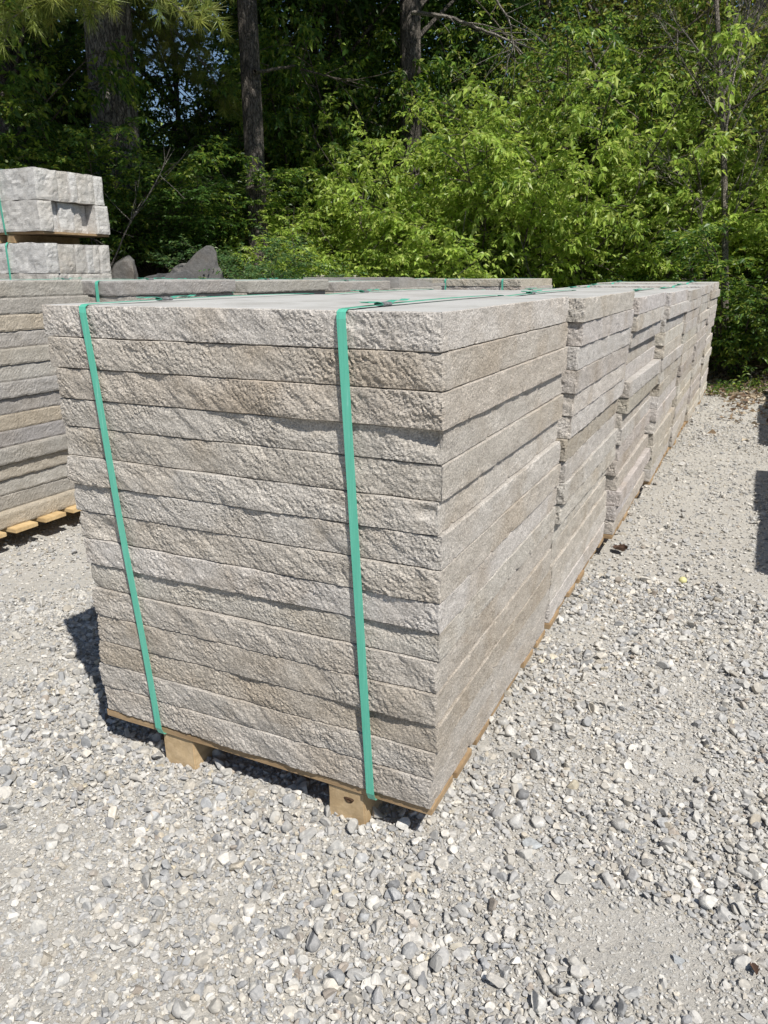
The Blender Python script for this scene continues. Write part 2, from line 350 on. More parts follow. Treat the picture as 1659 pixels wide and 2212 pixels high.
def scatter(n, box, smin, smax, power, sub, protos, seed, dmin, dmax, keep):
    r = np.random.default_rng(seed); P, F = protos
    x = r.uniform(box[0], box[1], n); y = r.uniform(box[2], box[3], n); d = np.hypot(x-CAM[0], y-CAM[1]); az = np.degrees(np.arctan2(x-CAM[0], y-CAM[1]))
    pt = patch(x, y); ok = (d >= dmin) & (d < dmax) & (r.random(n) < keep[0]+keep[1]*pt) & (d < yard_edge(az)+.6)
    ok &= (az > -60) & (az < 13) | (d < 1.2)
    x, y, pt = x[ok], y[ok], pt[ok]; n = len(x); s = smin+(smax-smin)*r.random(n)**power
    z = ground_z(x, y)[0]; which = r.integers(0, len(P), n); PV = np.stack(P)[which]
    def rx(a): c, s_ = np.cos(a), np.sin(a); o = np.zeros_like(a); i = np.ones_like(a); return np.stack([i, o, o, o, c, -s_, o, s_, c], 1).reshape(-1, 3, 3)
    def rz(a): c, s_ = np.cos(a), np.sin(a); o = np.zeros_like(a); i = np.ones_like(a); return np.stack([c, -s_, o, s_, c, o, o, o, i], 1).reshape(-1, 3, 3)
    M = rz(r.uniform(0, 6.28, n))@rx(r.normal(0, .28, n))@rz(r.uniform(0, 6.28, n))
    V = np.einsum('nij,nkj->nki', M, PV)*(s*.5)[:, None, None]
    zc = z+s*.5*(.10+.45*pt+r.uniform(-.30, .25, n)); V += np.stack([x, y, zc], 1)[:, None]
    c = PAL[r.choice(len(PAL), n, p=PW)]*r.uniform(.66, 1.04, (n, 1))*np.array([1.0, .995, .985]); dust = np.clip(.55-.5*pt+r.normal(0, .15, n), 0, .8)[:, None]
    c = c*(1-dust)+np.array([.455, .442, .412])*dust
    k = V.shape[1]; GM.add(V.reshape(-1, 3), None, (F[None]+np.arange(n)[:, None, None]*k).reshape(-1, 3), np.repeat(c, k, 0))
P1, P2, P3 = pebble_protos(1, 24, 1), pebble_protos(2, 24, 2), pebble_protos(3, 14, 3)
NB = (-3.0, 1.3, -1.2, 2.2)
scatter(230000, NB, .004, .011, 1.1, 1, P1, 21, 0, 3.3, (.72, .28))
scatter(95000, NB, .010, .019, 1.4, 1, P1, 27, 0, 3.4, (.40, .75))
scatter(42000, NB, .015, .030, 1.7, 2, P2, 22, 0, 3.4, (.10, 1.0))
scatter(8500, NB, .025, .050, 1.7, 3, P3, 23, 0, 3.4, (.015, 1.0))
FB = (-9, 3.5, -1, 11.5)
scatter(460000, FB, .007, .026, 1.7, 1, P1, 24, 3.1, 7.5, (.6, .5))
scatter(22000, FB, .026, .05, 2., 2, P2, 25, 3.3, 9, (.08, .7))
scatter(170000, FB, .012, .034, 1.7, 1, P1, 26, 7.2, 12.5, (.5, .5))
tag(link('gravel', GM.mesh('gravel', M_GRAVEL)), 'loose crushed grey limestone gravel covering the yard', 'gravel', None, 'stuff')

# a few notable single stones
def boulder(V0, F, size, seed, rough=.18, cuts=9):
    r = np.random.default_rng(seed); V = V0.copy()
    for _ in range(cuts):
        n = r.normal(size=3); n /= np.linalg.norm(n); c = r.uniform(.45, .8); V -= np.maximum(V@n-c, 0)[:, None]*n
    V *= 1+rough*fbm(V0*1.5+seed, 4)[:, None]; return V*np.array(size)
M_PEB = simple('blue_grey_limestone', (.40, .415, .42), .85, .3, 60, .25, .5)
V3, F3 = ICO[3]
for (x, y, sz, rz, lab) in [(.215, .125, (.030, .022, .015), .4, 'large pale grey angular stone lying on gravel to the right of the front pallet corner'),
                            (-.16, -.72, (.022, .015, .010), .2, 'flat dark grey stone on the gravel near the lower left of the picture'),
                            (.56, -.07, (.018, .011, .009), -.5, 'small pale block-shaped stone alone on the smooth dusty patch')]:
    z = float(ground_z(np.array([x]), np.array([y]))[0][0])
    o = link('loose_stone', mesh('loose_stone', boulder(V3, F3, sz, int(abs(x)*1000)), None, F3, mat=M_PEB), None, (x, y, z+sz[2]*.55), (.1, .05, rz))
    tag(o, lab, 'stone', 'single stones lying on the gravel')
# ball-like pale fruit and fallen leaves
def gz(x, y): return float(ground_z(np.array([x]), np.array([y]))[0][0])
V4, F4 = ICO[3]; M_NUT = simple('pale_green_husk', (.58, .55, .27), .6, .4, 40, .12, .2)
o = link('fallen_fruit', mesh('fallen_fruit', V4*np.array([.0175, .0170, .0165])*(1+.02*perlin(V4*3)[:, None]), None, F4, mat=M_NUT, smooth=True), None, (.383, 2.0, gz(.383, 2.0)+.018))
tag(o, 'small round yellow-green fruit lying on the gravel right of the long row', 'fruit')
def dead_leaf(name, loc, L, Wd, fold, rz, m, lab, curl=.5):
    u = np.linspace(0, 1, 13); v = np.linspace(-1, 1, 9); U, Vv = np.meshgrid(u, v, indexing='ij')
    w = Wd*np.sin(np.pi*np.clip(U, .02, .98))**.7*(1+.12*np.sin(U*25)*np.abs(Vv)); X = (U-.5)*L; Y = w*Vv*(1-.35*abs(Vv)*curl)
    Z = fold*np.abs(Vv)*w*1.1+curl*L*.9*(U-.5)**2+.006*perlin(np.stack([X.ravel()*40, Y.ravel()*40, U.ravel()], 1)).reshape(X.shape)
    V = np.stack([X, Y, Z], -1).reshape(-1, 3); n = len(V); i = np.arange(12)[:, None]*9; j = np.arange(8)[None]
    q = np.stack([i+j, i+j+1, i+9+j+1, i+9+j], -1).reshape(-1, 4); V2 = V-np.array([0, 0, .0008])
    o = link(name, mesh(name, np.concatenate([V, V2]), np.concatenate([q, q[:, ::-1]+n]), mat=m, smooth=True), None, loc, (.15, -.2, rz)); tag(o, lab, 'leaf'); return o
M_BROWN = simple('brown_dead_leaf', (.12, .075, .055), .7, .3, 50, .35, .4)
o = dead_leaf('dead_leaf', (.070, 2.29, gz(.07, 2.29)+.016), .095, .034, .7, -.6, M_BROWN, 'curled dark brown dead leaf on gravel beside the second stack of the long row', .8)
o['group'] = 'dead leaves on the gravel'
o = dead_leaf('dead_leaf', (.695, -.035, gz(.695, -.035)+.006), .028, .009, .9, 1.9, M_BROWN, 'tiny dark curled leaf on the dusty gravel at the lower right', .5)
o['group'] = 'dead leaves on the gravel'

# ------------------------------------------------------------------ stone slabs
def slab_mesh(name, Wd, D, H, fs, ss, nz, seed, af, as_, m, dent=(), bs=.06, both=False, capm=None):
    """one slab, near right corner at the origin, running to -x and +y; split faces all round, sawn top and bottom"""
    nf = max(4, int(Wd/fs)); nr = max(4, int(D/ss)); nb = max(4, int(Wd/bs)); nl = max(4, int(D/bs))
    per, nrm, kind = [], [], []
    for i in range(nf): per.append((-Wd+Wd*i/nf, 0)); nrm.append((0, -1) if i else (-.7, -.7)); kind.append(1)
    for i in range(nr): per.append((0, D*i/nr)); nrm.append((1, 0) if i else (.7, -.7)); kind.append(0 if i else .4)
    for i in range(nb): per.append((-Wd*i/nb, D)); nrm.append((0, 1) if i else (.7, .7)); kind.append(.6)
    for i in range(nl): per.append((-Wd, D-D*i/nl)); nrm.append((-1, 0) if i else (-.7, .7)); kind.append(.6)
    per, nrm, kind = np.array(per), np.array(nrm), np.array(kind); n = len(per)
    zz = np.linspace(0, H, nz); t = zz/H
    X = np.repeat(per[None], nz, 0); Z = np.repeat(zz[:, None], n, 1)
    P = np.stack([X[..., 0], X[..., 1], Z], -1).reshape(-1, 3); o = seed*3.71
    # grooves of the split face run down to the right
    Q = P.copy(); ca, sa_ = math.cos(R(38)), math.sin(R(38)); ax = P[:, 0]+P[:, 1]
    Q[:, 0] = (ax*ca-P[:, 2]*sa_)*.55; Q[:, 2] = (ax*sa_+P[:, 2]*ca)*1.25
    big = fbm(P*np.array([5, 5, 7])+o, 3); med = fbm(Q*30+o, 3, .6); rid = 1-2*np.abs(perlin(Q*95+o+3)); fin = fbm(Q*np.array([170, 170, 190])+o, 2, .8)
    q_ = .75+.5*((seed*.618) % 1); msk = np.clip(.85+1.3*fbm(P*np.array([7, 7, 12])+o+21, 2), .25, 1.7)      # calm and lively zones
    frac = np.tanh(9*fbm(Q*np.array([7, 7, 10])*q_+o+5, 3))                       # conchoidal steps
    rough = .0064*big+.0032*med*q_+.0017*frac+(.0017*rid+.0031*fin)*msk
    chip = np.clip(fbm(P*np.array([22, 22, 22])+o+31, 3)-.22, 0, .3)*np.repeat(np.exp(-np.minimum(t, 1-t)*H/.009), n)
    side = .0022*big+.0009*med+.0009*frac+.0014*fin-.030*chip
    K = np.tile(kind, nz); k1 = np.clip(K, 0, 1)
    d = np.where(K > .5, rough*af, side*as_)
    if both: d = rough*af
    tt = np.repeat(t, n); edge = np.clip(np.minimum(tt, 1-tt)*H/.010, 0, 1); d = d*(.85+.15*edge)+np.where(K > .5, .0022*af, .0)*(np.sin(np.pi*tt)**.6-.6)
    for (dx, dz, r_, dep) in dent:
        rr = ((P[:, 0]-dx)/r_)**2+((P[:, 2]-dz)/(r_*.55))**2; d = d-dep*np.exp(-rr**1.5*1.2)*(K > .3)*(1+.4*med)
    if nz > 12: zz2 = zz.copy(); zz2[1] = .0022; zz2[-2] = H-.0022; P[:, 2] = np.repeat(zz2, n)
    d = d-np.where((tt == 0) | (tt == 1), .0030+.0022*fbm(P*30+o+4, 2), 0)
    NN = np.tile(nrm, (nz, 1)); P[:, :2] += NN*d[:, None]
    # wandering arris at the joints
    P[:, 2] += np.where(tt == 0, 1, np.where(tt == 1, -1, 0))*np.clip(fbm(P*18+o+8, 3)*.0028+.0003, 0, .004)
    i = np.arange(nz-1)[:, None]*n; j = np.arange(n)[None]; k = (j+1) % n
    q = np.stack([i+j, i+k, i+n+k, i+n+j], -1).reshape(-1, 4)
    top = list(range((nz-1)*n, nz*n)); bot = list(range(n-1, -1, -1))
    # sawn bed stands flush inside the arris
    me = mesh(name, P, q, ngons=[top, bot], mat=m)
    if capm: me.materials.append(capm); me.polygons[len(q)].material_index = 1
    return me
def box_mesh(name, x0, x1, y0, y1, z0, z1, m, bev=.003, seed=0, rough=.0012):
    import bmesh
    bm = bmesh.new(); bmesh.ops.create_cube(bm, size=1)
    for v in bm.verts: v.co = Vector(((x0+x1)/2+v.co.x*(x1-x0), (y0+y1)/2+v.co.y*(y1-y0), (z0+z1)/2+v.co.z*(z1-z0)))
    bmesh.ops.bevel(bm, geom=bm.edges[:], offset=bev, segments=2, affect='EDGES')
    L = max(x1-x0, y1-y0)
    bmesh.ops.subdivide_edges(bm, edges=[e for e in bm.edges if e.calc_length() > .08], cuts=int(min(12, L/.06)), use_grid_fill=True)
    P = np.array([v.co[:] for v in bm.verts]); dd = fbm(P*14+seed, 2)*rough
    for v, k in zip(bm.verts, dd): v.co.z += k; v.co.x += k*.5; v.co.y += k
    me = bpy.data.meshes.new(name); bm.to_mesh(me); bm.free(); me.materials.append(m); return me
def strap_mesh(name, pts, w, th=.00045):
    """flat band along pts; w = unit vector across"""
    pts = np.asarray(pts, float); w = np.asarray(w, float); d = np.gradient(pts, axis=0); d /= np.linalg.norm(d, axis=1)[:, None]
    nn = np.cross(d, np.broadcast_to(w/np.linalg.norm(w), d.shape)); nn /= np.linalg.norm(nn, axis=1)[:, None]
    V = np.stack([pts-w-nn*th, pts+w-nn*th, pts+w+nn*th, pts-w+nn*th], 1); n = len(pts)
    i = np.arange(n-1)[:, None]*4; j = np.arange(4)[None]; k = (j+1) % 4
    q = np.stack([i+j, i+k, i+4+k, i+4+j], -1).reshape(-1, 4)
    q = np.concatenate([q, [[3, 2, 1, 0]], [[4*n-4, 4*n-3, 4*n-2, 4*n-1]]])
    return mesh(name, V.reshape(-1, 3), q, mat=M_STRAP)
def add_strap(root, x_top, x_bot, D, ztop, zbot, off, sealy=.2, width=.0105, tail=True, wob=0):
    pts = [(x_bot, .10, zbot-.0015), (x_bot, .012, zbot-.0018), (x_bot, -off*.5, zbot+.004)]
    for t in np.linspace(.02, .985, 16): pts.append((x_bot+(x_top-x_bot)*t+wob*.002*math.sin(9*t), -off, zbot+(ztop-zbot)*t))
    pts += [(x_top, -off*.8, ztop-.004), (x_top, -.002, ztop+.0012), (x_top, .012, ztop+.0022)]
    lift = lambda y: .0022+.0035*math.sin(math.pi*min(1, y/D))
    for y in np.linspace(.04, D-.02, 14): pts.append((x_top+.0, y, ztop+lift(y)))
    pts += [(x_top, D+.006, ztop+.001), (x_top, D+off, ztop-.006), (x_bot, D+off, zbot+.01), (x_bot, D-.01, zbot-.0015)]
    st = link('strap', strap_mesh('strap', pts, (width, 0, 0)), root)
    z = ztop+lift(sealy)
    sme = MB(); hw = width+.0028
    a = np.linspace(0, 2*math.pi, 12, endpoint=False); ring = np.stack([np.sign(np.cos(a))*np.abs(np.cos(a))**.6*hw, np.sign(np.sin(a))*np.abs(np.sin(a))**.8*.0042], 1)
    ys = [0, .004, .010, .012, .020, .022, .030, .036, .040]; sc = [1, 1.03, 1, .86, .86, 1, .9, 1.03, 1]
    V = np.array([(x_top+r_[0]*s_, sealy+y, z+.001+r_[1]*(1.1 if s_ > .95 else .9)) for y, s_ in zip(ys, sc) for r_ in ring]); k_ = 12
    i = np.arange(len(ys)-1)[:, None]*k_; j = np.arange(k_)[None]; q = np.stack([i+j, i+(j+1) % k_, i+k_+(j+1) % k_, i+k_+j], -1).reshape(-1, 4)
    sme.add(V, q); c0, c1 = np.mean(V[:k_], 0), np.mean(V[-k_:], 0)
    sme.add(np.vstack([V[:k_], c0]), None, [(k_, (b+1) % k_, b) for b in range(k_)]); sme.add(np.vstack([V[-k_:], c1]), None, [(k_, b, (b+1) % k_) for b in range(k_)])
    link('strap_seal', sme.mesh('strap_seal', M_SEAL), st)
    if tail:
        for s_, L in ((-1, .075), (1, .10)):
            y0 = sealy+(.04 if s_ > 0 else 0)
            tp = [(x_top+.001*s_, y0+s_*L*t, z+.0022+(.010*t*t+.004*math.sin(5*t))) for t in np.linspace(0, 1, 8)]
            link('strap_tail', strap_mesh('strap_tail', tp, (width, 0, 0)), st)
    return st

ZS = [1.2518, 1.1748, 1.0993, 1.0219, .9499, .8725, .799, .7235, .6471, .5754, .5062, .4273, .3472, .2765, .204, .124]
def pallet(root, Wd, D, seed, mboard=M_WOODX, runners=None, boardext=.0, nb=7, zt=.122, gaps=None):
    r = np.random.default_rng(seed); runners = runners or [(-.816, -.710), (-.286, -.184)]
    bw = .115 if nb > 6 else .135; ys = np.linspace(0, D-bw, nb)
    for k, y in enumerate(ys):
        e0, e1 = r.uniform(-.008, .008, 2); w0 = bw*(1.25 if k == 0 else 1)
        o = link('deck_board', box_mesh('deck_board', -Wd-boardext+e0, boardext+e1, y+.001, y+w0, zt-.0215, zt-.0005, mboard, .002, seed+k, .001), root)
    for k, (a, b_) in enumerate(runners):
        link('runner', box_mesh('runner', a, b_, .006, D-.02, -.006, zt-.022, M_WOODY, .003, seed*3+k, .002), root)

# --- nearest stack, fully modelled
G1 = 'long row of banded slab stacks on the right'
st1 = empty('slab_stack', (0, 0, 0), 0, 'nearest tall pallet of rough stone slabs with two green straps', 'stone pallet', G1)
FO = [5, 2, 5, -4, -1, 3, 1, 4, 2, -2, 1, 4, 0, 4, 8]          # how far each slab stands out at the front, mm
XO = [3, 9, 12, 4, 8, 0, 10, 10, 9, 8, 3, 5, 11, 2, -5]         # and at the right corner
WO = [1.062, 1.053, 1.037, 1.044, 1.040, 1.035, 1.030, 1.020, 1.018, 1.008, 1.007, 1.003, 1.006, 1.015, 1.008]
TC = [(1.04, 1.02, 1.0), (.94, .91, .87), (.94, .90, .85), (.88, .85, .80), (1.03, 1.03, 1.03), (1.07, 1.07, 1.07), (.99, .98, .965), (1.03, 1.02, 1.01), (.98, .96, .94), (.94, .93, .90), (.94, .92, .89), (.93, .905, .87), (.93, .90, .86), (1.02, 1.02, 1.03), (1.06, 1.06, 1.08)]
DENT = {3: [(-.03, .074, .075, .020), (-.30, .074, .07, .009)], 1: [(-.55, .074, .10, .006)], 2: [(-.72, .07, .05, .007)], 9: [(-.10, .072, .07, .010), (-.42, .072, .09, .008)],
        12: [(-.12, .07, .10, .008), (-.5, .07, .08, .008)], 5: [(-.02, .05, .03, .009)], 7: [(-.93, .03, .06, .010)], 0: [(-.2, .0, .05, .004)], 8: [(-.45, .02, .05, .008)]}
for k in range(15):
    z1, z0 = ZS[k], ZS[k+1]; Wd = WO[k]+XO[k]*.00085
    me = slab_mesh('slab', Wd, 1.055+((k*37) % 11-5)*.002, z1-z0-.0006, 0.0031, .0046, 26, k+1, 1.0, 1.0, M_STONE, DENT.get(k, ()), capm=M_SAWN if k == 0 else None)
    o = link('slab', me, st1, (XO[k]*.85/1000, -FO[k]/1000, z0), (0, 0, R(((k*53) % 7-3)*.09))); o.color = (*TC[k], 1)
pallet(st1, 1.012, 1.05, 3)
add_strap(st1, -.916, -.810, 1.05, 1.252, .100, .0135, .26, wob=1)
add_strap(st1, -.213, -.157, 1.05, 1.252, .100, .0135, .165)
# small knot of wire on the strap of the nearest stack: a dark knot in the right runner's end grain
kn = MB(); a = np.linspace(0, 2*math.pi, 20, endpoint=False)
for r0, z_, cc in ((.016, .0002, 0), (.006, -.004, 1)):
    pass
M_KNOT = simple('dark_wood_knot', (.06, .035, .02), .8, .2, 120, .5, .6)
kv = np.array([(-.228+.013*math.cos(t)*(1+.25*math.sin(3*t)), 0, .068+.010*math.sin(t)*(1+.2*math.cos(2*t))) for t in a]); kv = np.vstack([kv, kv*[1, 1, 1], [(-.228, .0, .068)]])
kv[:20, 1] = .0005; kv[20:40, 1] = -.0018; kv[20:40, 0] = -.228+(kv[20:40, 0]+.228)*.6; kv[20:40, 2] = .068+(kv[20:40, 2]-.068)*.6; kv[40, 1] = .0010
kq = [(i, (i+1) % 20, 20+(i+1) % 20, 20+i) for i in range(20)]; kt = [(20+i, 20+(i+1) % 20, 40) for i in range(20)]
run = [o for o in st1.children if o.name.startswith('runner')][1]
link('wood_knot', mesh('wood_knot', kv, kq, kt, mat=M_KNOT), run, (0, .0056, 0))

# --- shared slab variants for the other stacks
def variants(m, n, seed, fs, ss, nz, cap=M_SAWN, af=1.0, both=False, sg=1.25):
    return [slab_mesh('slab', 1.02+.01*((i*7) % 5), 1.05, .0745, fs, ss, nz, seed+i, af, sg, m, (), .05, both, cap) for i in range(n)]
VW = variants(M_STONE, 12, 40, .0048, .0075, 15, cap=None); VWT = variants(M_STONE, 3, 55, .0048, .0075, 15); VGT = variants(M_STONE2, 4, 85, .010, .009, 10, af=.6, both=True); VG = variants(M_STONE2, 10, 70, .010, .009, 10, cap=None, af=.6, both=True)
def stack(loc, rz, label, group, VAR, seed, xo=None, jit=.012, yj=.012, straps=((-.90, -.86), (-.22, -.18)), top=1.24, ntop=15, board=M_WOODX, detail=True, pal=True, seals=True, boardext=0, cat='stone pallet', nb=7, tints=None):
    r = np.random.default_rng(seed); root = empty('slab_stack', loc, rz, label, cat, group); zb = .122; h = (top-zb)/ntop
    for k in range(ntop):
        z0 = top-(k+1)*h; x = (xo[k] if xo is not None else 0)+r.normal(0, jit*.6); y = r.normal(0, yj*.6)
        TP = VWT if VAR is VW else VGT; o = link('slab', (VAR if k else TP)[int(r.integers(len(VAR if k else TP)))], root, (x, y, z0), (0, 0, R(r.normal(0, .35)))); o.scale = (r.uniform(.985, 1.01), r.uniform(.985, 1.01), (h-.0005)/.0745)
        if tints and k in tints: o.color = (*tints[k], 1)
        else: o.color = (*(r.uniform(.88, 1.08)*np.array([1, r.uniform(.975, 1.0), r.uniform(.93, 1.01)])), 1)
    if pal: pallet(root, 1.03, 1.05, seed, board, None, boardext, nb)
    for k, (a, b) in enumerate(straps): add_strap(root, a, b, 1.05, top, .100, .022, r.uniform(.2, .5), width=.0105, tail=seals)
    return root
NM = ['second', 'third', 'fourth', 'fifth', 'sixth', 'seventh, farthest']
XO2 = [.048, .038, .034, .034, .030, .022, .020, .024, .024, .016, -.004, -.006, -.004, -.006, -.006]
row = [(.005, 1.092, 1.245, XO2), (.040, 2.182, 1.218, [.030, .026, .006, -.008, -.006, .016, .014, -.004, .002, .0, .0, .002, .020, .002, .0]), (.075, 3.272, 1.210, None),
       (.088, 4.362, 1.204, None), (.100, 5.452, 1.215, None), (.115, 6.542, 1.225, None)]
for k, (x, y, tp, xo) in enumerate(row):
    stack((x, y, gz(x-.5, y+.5)-.002), 0, '%s stack from the front in the long row of pale slabs' % NM[k], G1, VW, 100+k, xo, .009 if xo is None else .004, .010, top=tp-.0)

# --- second row, behind on the left
G2 = 'second row of grey slab stacks behind the nearest stack'
r2 = [(-2.725, .68, 1.300, 'left grey slab stack with tan layers and fresh yellow boards under it'),
      (-2.565, 1.80, 1.288, 'grey slab stack just beyond the brown-layered left stack, strap near its corner'),
      (-2.495, 2.90, 1.278, 'third grey stack of the second row, tan end on its top slab'),
      (-2.460, 4.00, 1.258, 'fourth grey stack of the second row, dark strapped corner seen over the nearest stack')]
for k, (x, y, tp, lab) in enumerate(r2):
    stack((x, y, 0 if k else -.005), 0, lab, G2, VG, 200+k, None, .013, .02, straps=((-.86, -.86), (-.11, -.11)), top=tp, board=M_WOODL if k == 0 else M_WOODX, boardext=.075 if k == 0 else 0, nb=6 if k == 0 else 7, tints={2: (1.08, .99, .85), 8: (1.05, .96, .82), 14: (1.12, 1.04, .90), 11: (1.1, 1.05, .96), 4: (1.05, 1.02, .95)} if k == 0 else None)
# fifth: its top stone has an uneven, dipping upper face
s5 = stack((-2.42, 5.12, 0), 0, 'stack whose uneven top stone dips in a curve', G2, VG, 206, None, .013, .02, straps=((-.80, -.80), (-.16, -.16)), top=1.195, seals=False)
def dip_stone():
    nx, ny = 40, 30; X, Y = np.meshgrid(np.linspace(-1.0, 0, nx), np.linspace(0, 1.15, ny), indexing='ij'); 
    Zt = .090-.062*(lambda q: q*q*(3-2*q))(np.clip((Y-.15)/.8, 0, 1))+.004*fbm(np.stack([X.ravel()*6, Y.ravel()*6, X.ravel()*0], 1), 3).reshape(X.shape)
    Zb = np.zeros_like(X); n = nx*ny; V = np.concatenate([np.stack([X, Y, Zt], -1).reshape(-1, 3), np.stack([X, Y, Zb], -1).reshape(-1, 3)])
    idx = lambda i, j: i*ny+j; q = []
    for i in range(nx-1):
        for j in range(ny-1): q.append((idx(i, j), idx(i+1, j), idx(i+1, j+1), idx(i, j+1))); q.append((n+idx(i, j+1), n+idx(i+1, j+1), n+idx(i+1, j), n+idx(i, j)))
    for i in range(nx-1): q.append((idx(i, 0), n+idx(i, 0), n+idx(i+1, 0), idx(i+1, 0))); q.append((idx(i+1, ny-1), n+idx(i+1, ny-1), n+idx(i, ny-1), idx(i, ny-1)))
    for j in range(ny-1): q.append((idx(0, j+1), n+idx(0, j+1), n+idx(0, j), idx(0, j))); q.append((idx(nx-1, j), n+idx(nx-1, j), n+idx(nx-1, j+1), idx(nx-1, j+1)))
    return mesh('top_stone', V, q, mat=M_STONE2)
link('top_stone', dip_stone(), s5, (0, 0, 1.1955))
st6 = stack((-2.95, 7.25, 0), 0, 'low pale stack with a grey corner stone, far behind the curved top stone', G2, VG, 208, None, .02, .02, top=1.26, seals=False)
stack((-1.80, 6.95, .0), R(-4), 'far pale slab stack between the second row and the long row', 'far stacks behind the second row', VW, 211, None, .02, .02, top=1.255, seals=False)
stack((-4.05, 7.6, .0), R(3), 'farthest thin-edged slab stack left of centre at the foot of the shrubs', 'far stacks behind the second row', VG, 212, None, .03, .03, top=1.30, seals=False)

# --- double pallet of big cut blocks at the far left
def block_mesh(name, sx, sy, sz, seed, amp=1., m=M_BLOCK):
    import bmesh
    nx, ny, nz = max(3, int(sx/.022)), max(3, int(sy/.022)), max(3, int(sz/.022)); Vv, Q = [], []
    def face(o, u, v, nu, nv):
        base = len(Vv); o, u, v = map(np.array, (o, u, v))
        for i in range(nu+1):
            for j in range(nv+1): Vv.append(o+u*i/nu+v*j/nv)
        for i in range(nu):
            for j in range(nv): a = base+i*(nv+1)+j; Q.append((a, a+nv+1, a+nv+2, a+1))
    face((0, 0, 0), (sx, 0, 0), (0, 0, sz), nx, nz); face((sx, 0, 0), (0, sy, 0), (0, 0, sz), ny, nz); face((sx, sy, 0), (-sx, 0, 0), (0, 0, sz), nx, nz)
    face((0, sy, 0), (0, -sy, 0), (0, 0, sz), ny, nz); face((0, 0, sz), (sx, 0, 0), (0, sy, 0), nx, ny); face((0, sy, 0), (sx, 0, 0), (0, -sy, 0), nx, ny)
    P = np.array(Vv, float); c = np.array([sx, sy, sz])/2; rel = (P-c)/c
    P0 = P.copy(); disp = np.stack([fbm(P0*7+seed+9*k, 4, .6) for k in range(3)], 1)*.026*amp
    dirn = np.abs(rel)**6; dirn /= dirn.sum(1)[:, None]+1e-9; P += disp*dirn
    nearcorner = np.clip(np.sort(np.abs(rel), 1)[:, 1]-.9, 0, .1)*10; P += (c-P0)*.010*nearcorner[:, None]
    return mesh(name, P, Q, mat=m, smooth=False)
GB = 'strapped bundles of big cut blocks at the far left'
def block_bundle(loc, rz, label, layers, seed, zt=.16, straps=(-.42,)):
    root = empty('block_bundle', loc, rz, label, 'stone pallet', GB); r = np.random.default_rng(seed); D = 1.0; nl = len(layers); z = zt
    for li, spec in enumerate(layers):
        h = .245; y = 0
        # a long stone on the front face, then narrow ends of blocks along the right face
        link('cut_block', block_mesh('cut_block', 1.0, spec[0]-.004, h, seed*10+li, 1), root, (-1.0+r.uniform(-.012, .012), r.uniform(-.012, .004), z)); y = spec[0]
        for k, w in enumerate(spec[1:]):
            ins = [-.07, -.05, -.06, -.10, .012][min(k, 4)] if (li == 0 and nl == 2) else r.uniform(-.014, .006)
            link('cut_block', block_mesh('cut_block', .95, w-.0015, h-r.uniform(0, .004), seed*10+li*20+k+1, .8), root, (-.95+ins, y, z)); y += w
        z += h+.002
    D = max(sum(s_) for s_ in layers)
    for k in range(6):
        y = .02+k*(D-.14)/5; link('deck_board', box_mesh('deck_board', -1.0, -.012, y, y+.125, zt-.020, zt-.001, M_WOODX, .002, seed+k), root)
    for x in (-.93, -.62, -.44): link('runner', box_mesh('runner', x, x+.085, .01, D-.03, zt-.09, zt-.0225, M_WOODX, .002, seed+9), root)
    for sx in straps:
        pts = [(sx, .08, zt-.024), (sx, -.012, zt-.022), (sx+.012, -.026, zt+.02), (sx+.005, -.030, zt+.24), (sx, -.030, z-.02), (sx+.002, -.012, z+.006), (sx, .1, z+.006), (sx, D-.1, z+.006), (sx, D+.02, z-.01), (sx, D+.02, zt)]
        link('strap', strap_mesh('strap', pts, (.0105, 0, 0)), root)
    return root, z
BX, BY = -4.97, 3.52
L6 = [[.17, .12, .11, .11, .12, .13], [.16, .12, .11, .12, .11, .14], [.15, .13, .12, .12, .13, .11], [.12, .10, .17, .23, .14], [.15, .19, .13, .09, .07, .13]]
b0, ztop = block_bundle((BX, BY, 0), R(2), 'lower bundle of big pale blocks carrying another pallet', L6, 5, .345)
b1, _ = block_bundle((BX-.005, BY-.01, ztop-.07+.002), R(0), 'upper bundle of big pale blocks on top of another bundle, stones set back below', [[.15, .10, .17, .09, .10, .16], [.24, .12, .08, .13, .07, .12]], 6, .16)

# --- the row standing beyond the right edge (its stepped shadow falls across the gravel)
G4 = 'slab stacks beyond the right edge of the picture'
ys4, y = [(1.455, 1.76), (1.41, 2.78), (1.465, 3.70), (1.425, 4.78), (1.395, 5.79), (1.405, 6.85)], 0
for k, (x, y) in enumerate(ys4):
    stack((x+1.03, y, 0), 0, 'slab stack beyond the right edge that casts the stepped shadow on the gravel', G4, VW, 300+k, None, .008, .008, top=1.255, seals=False)

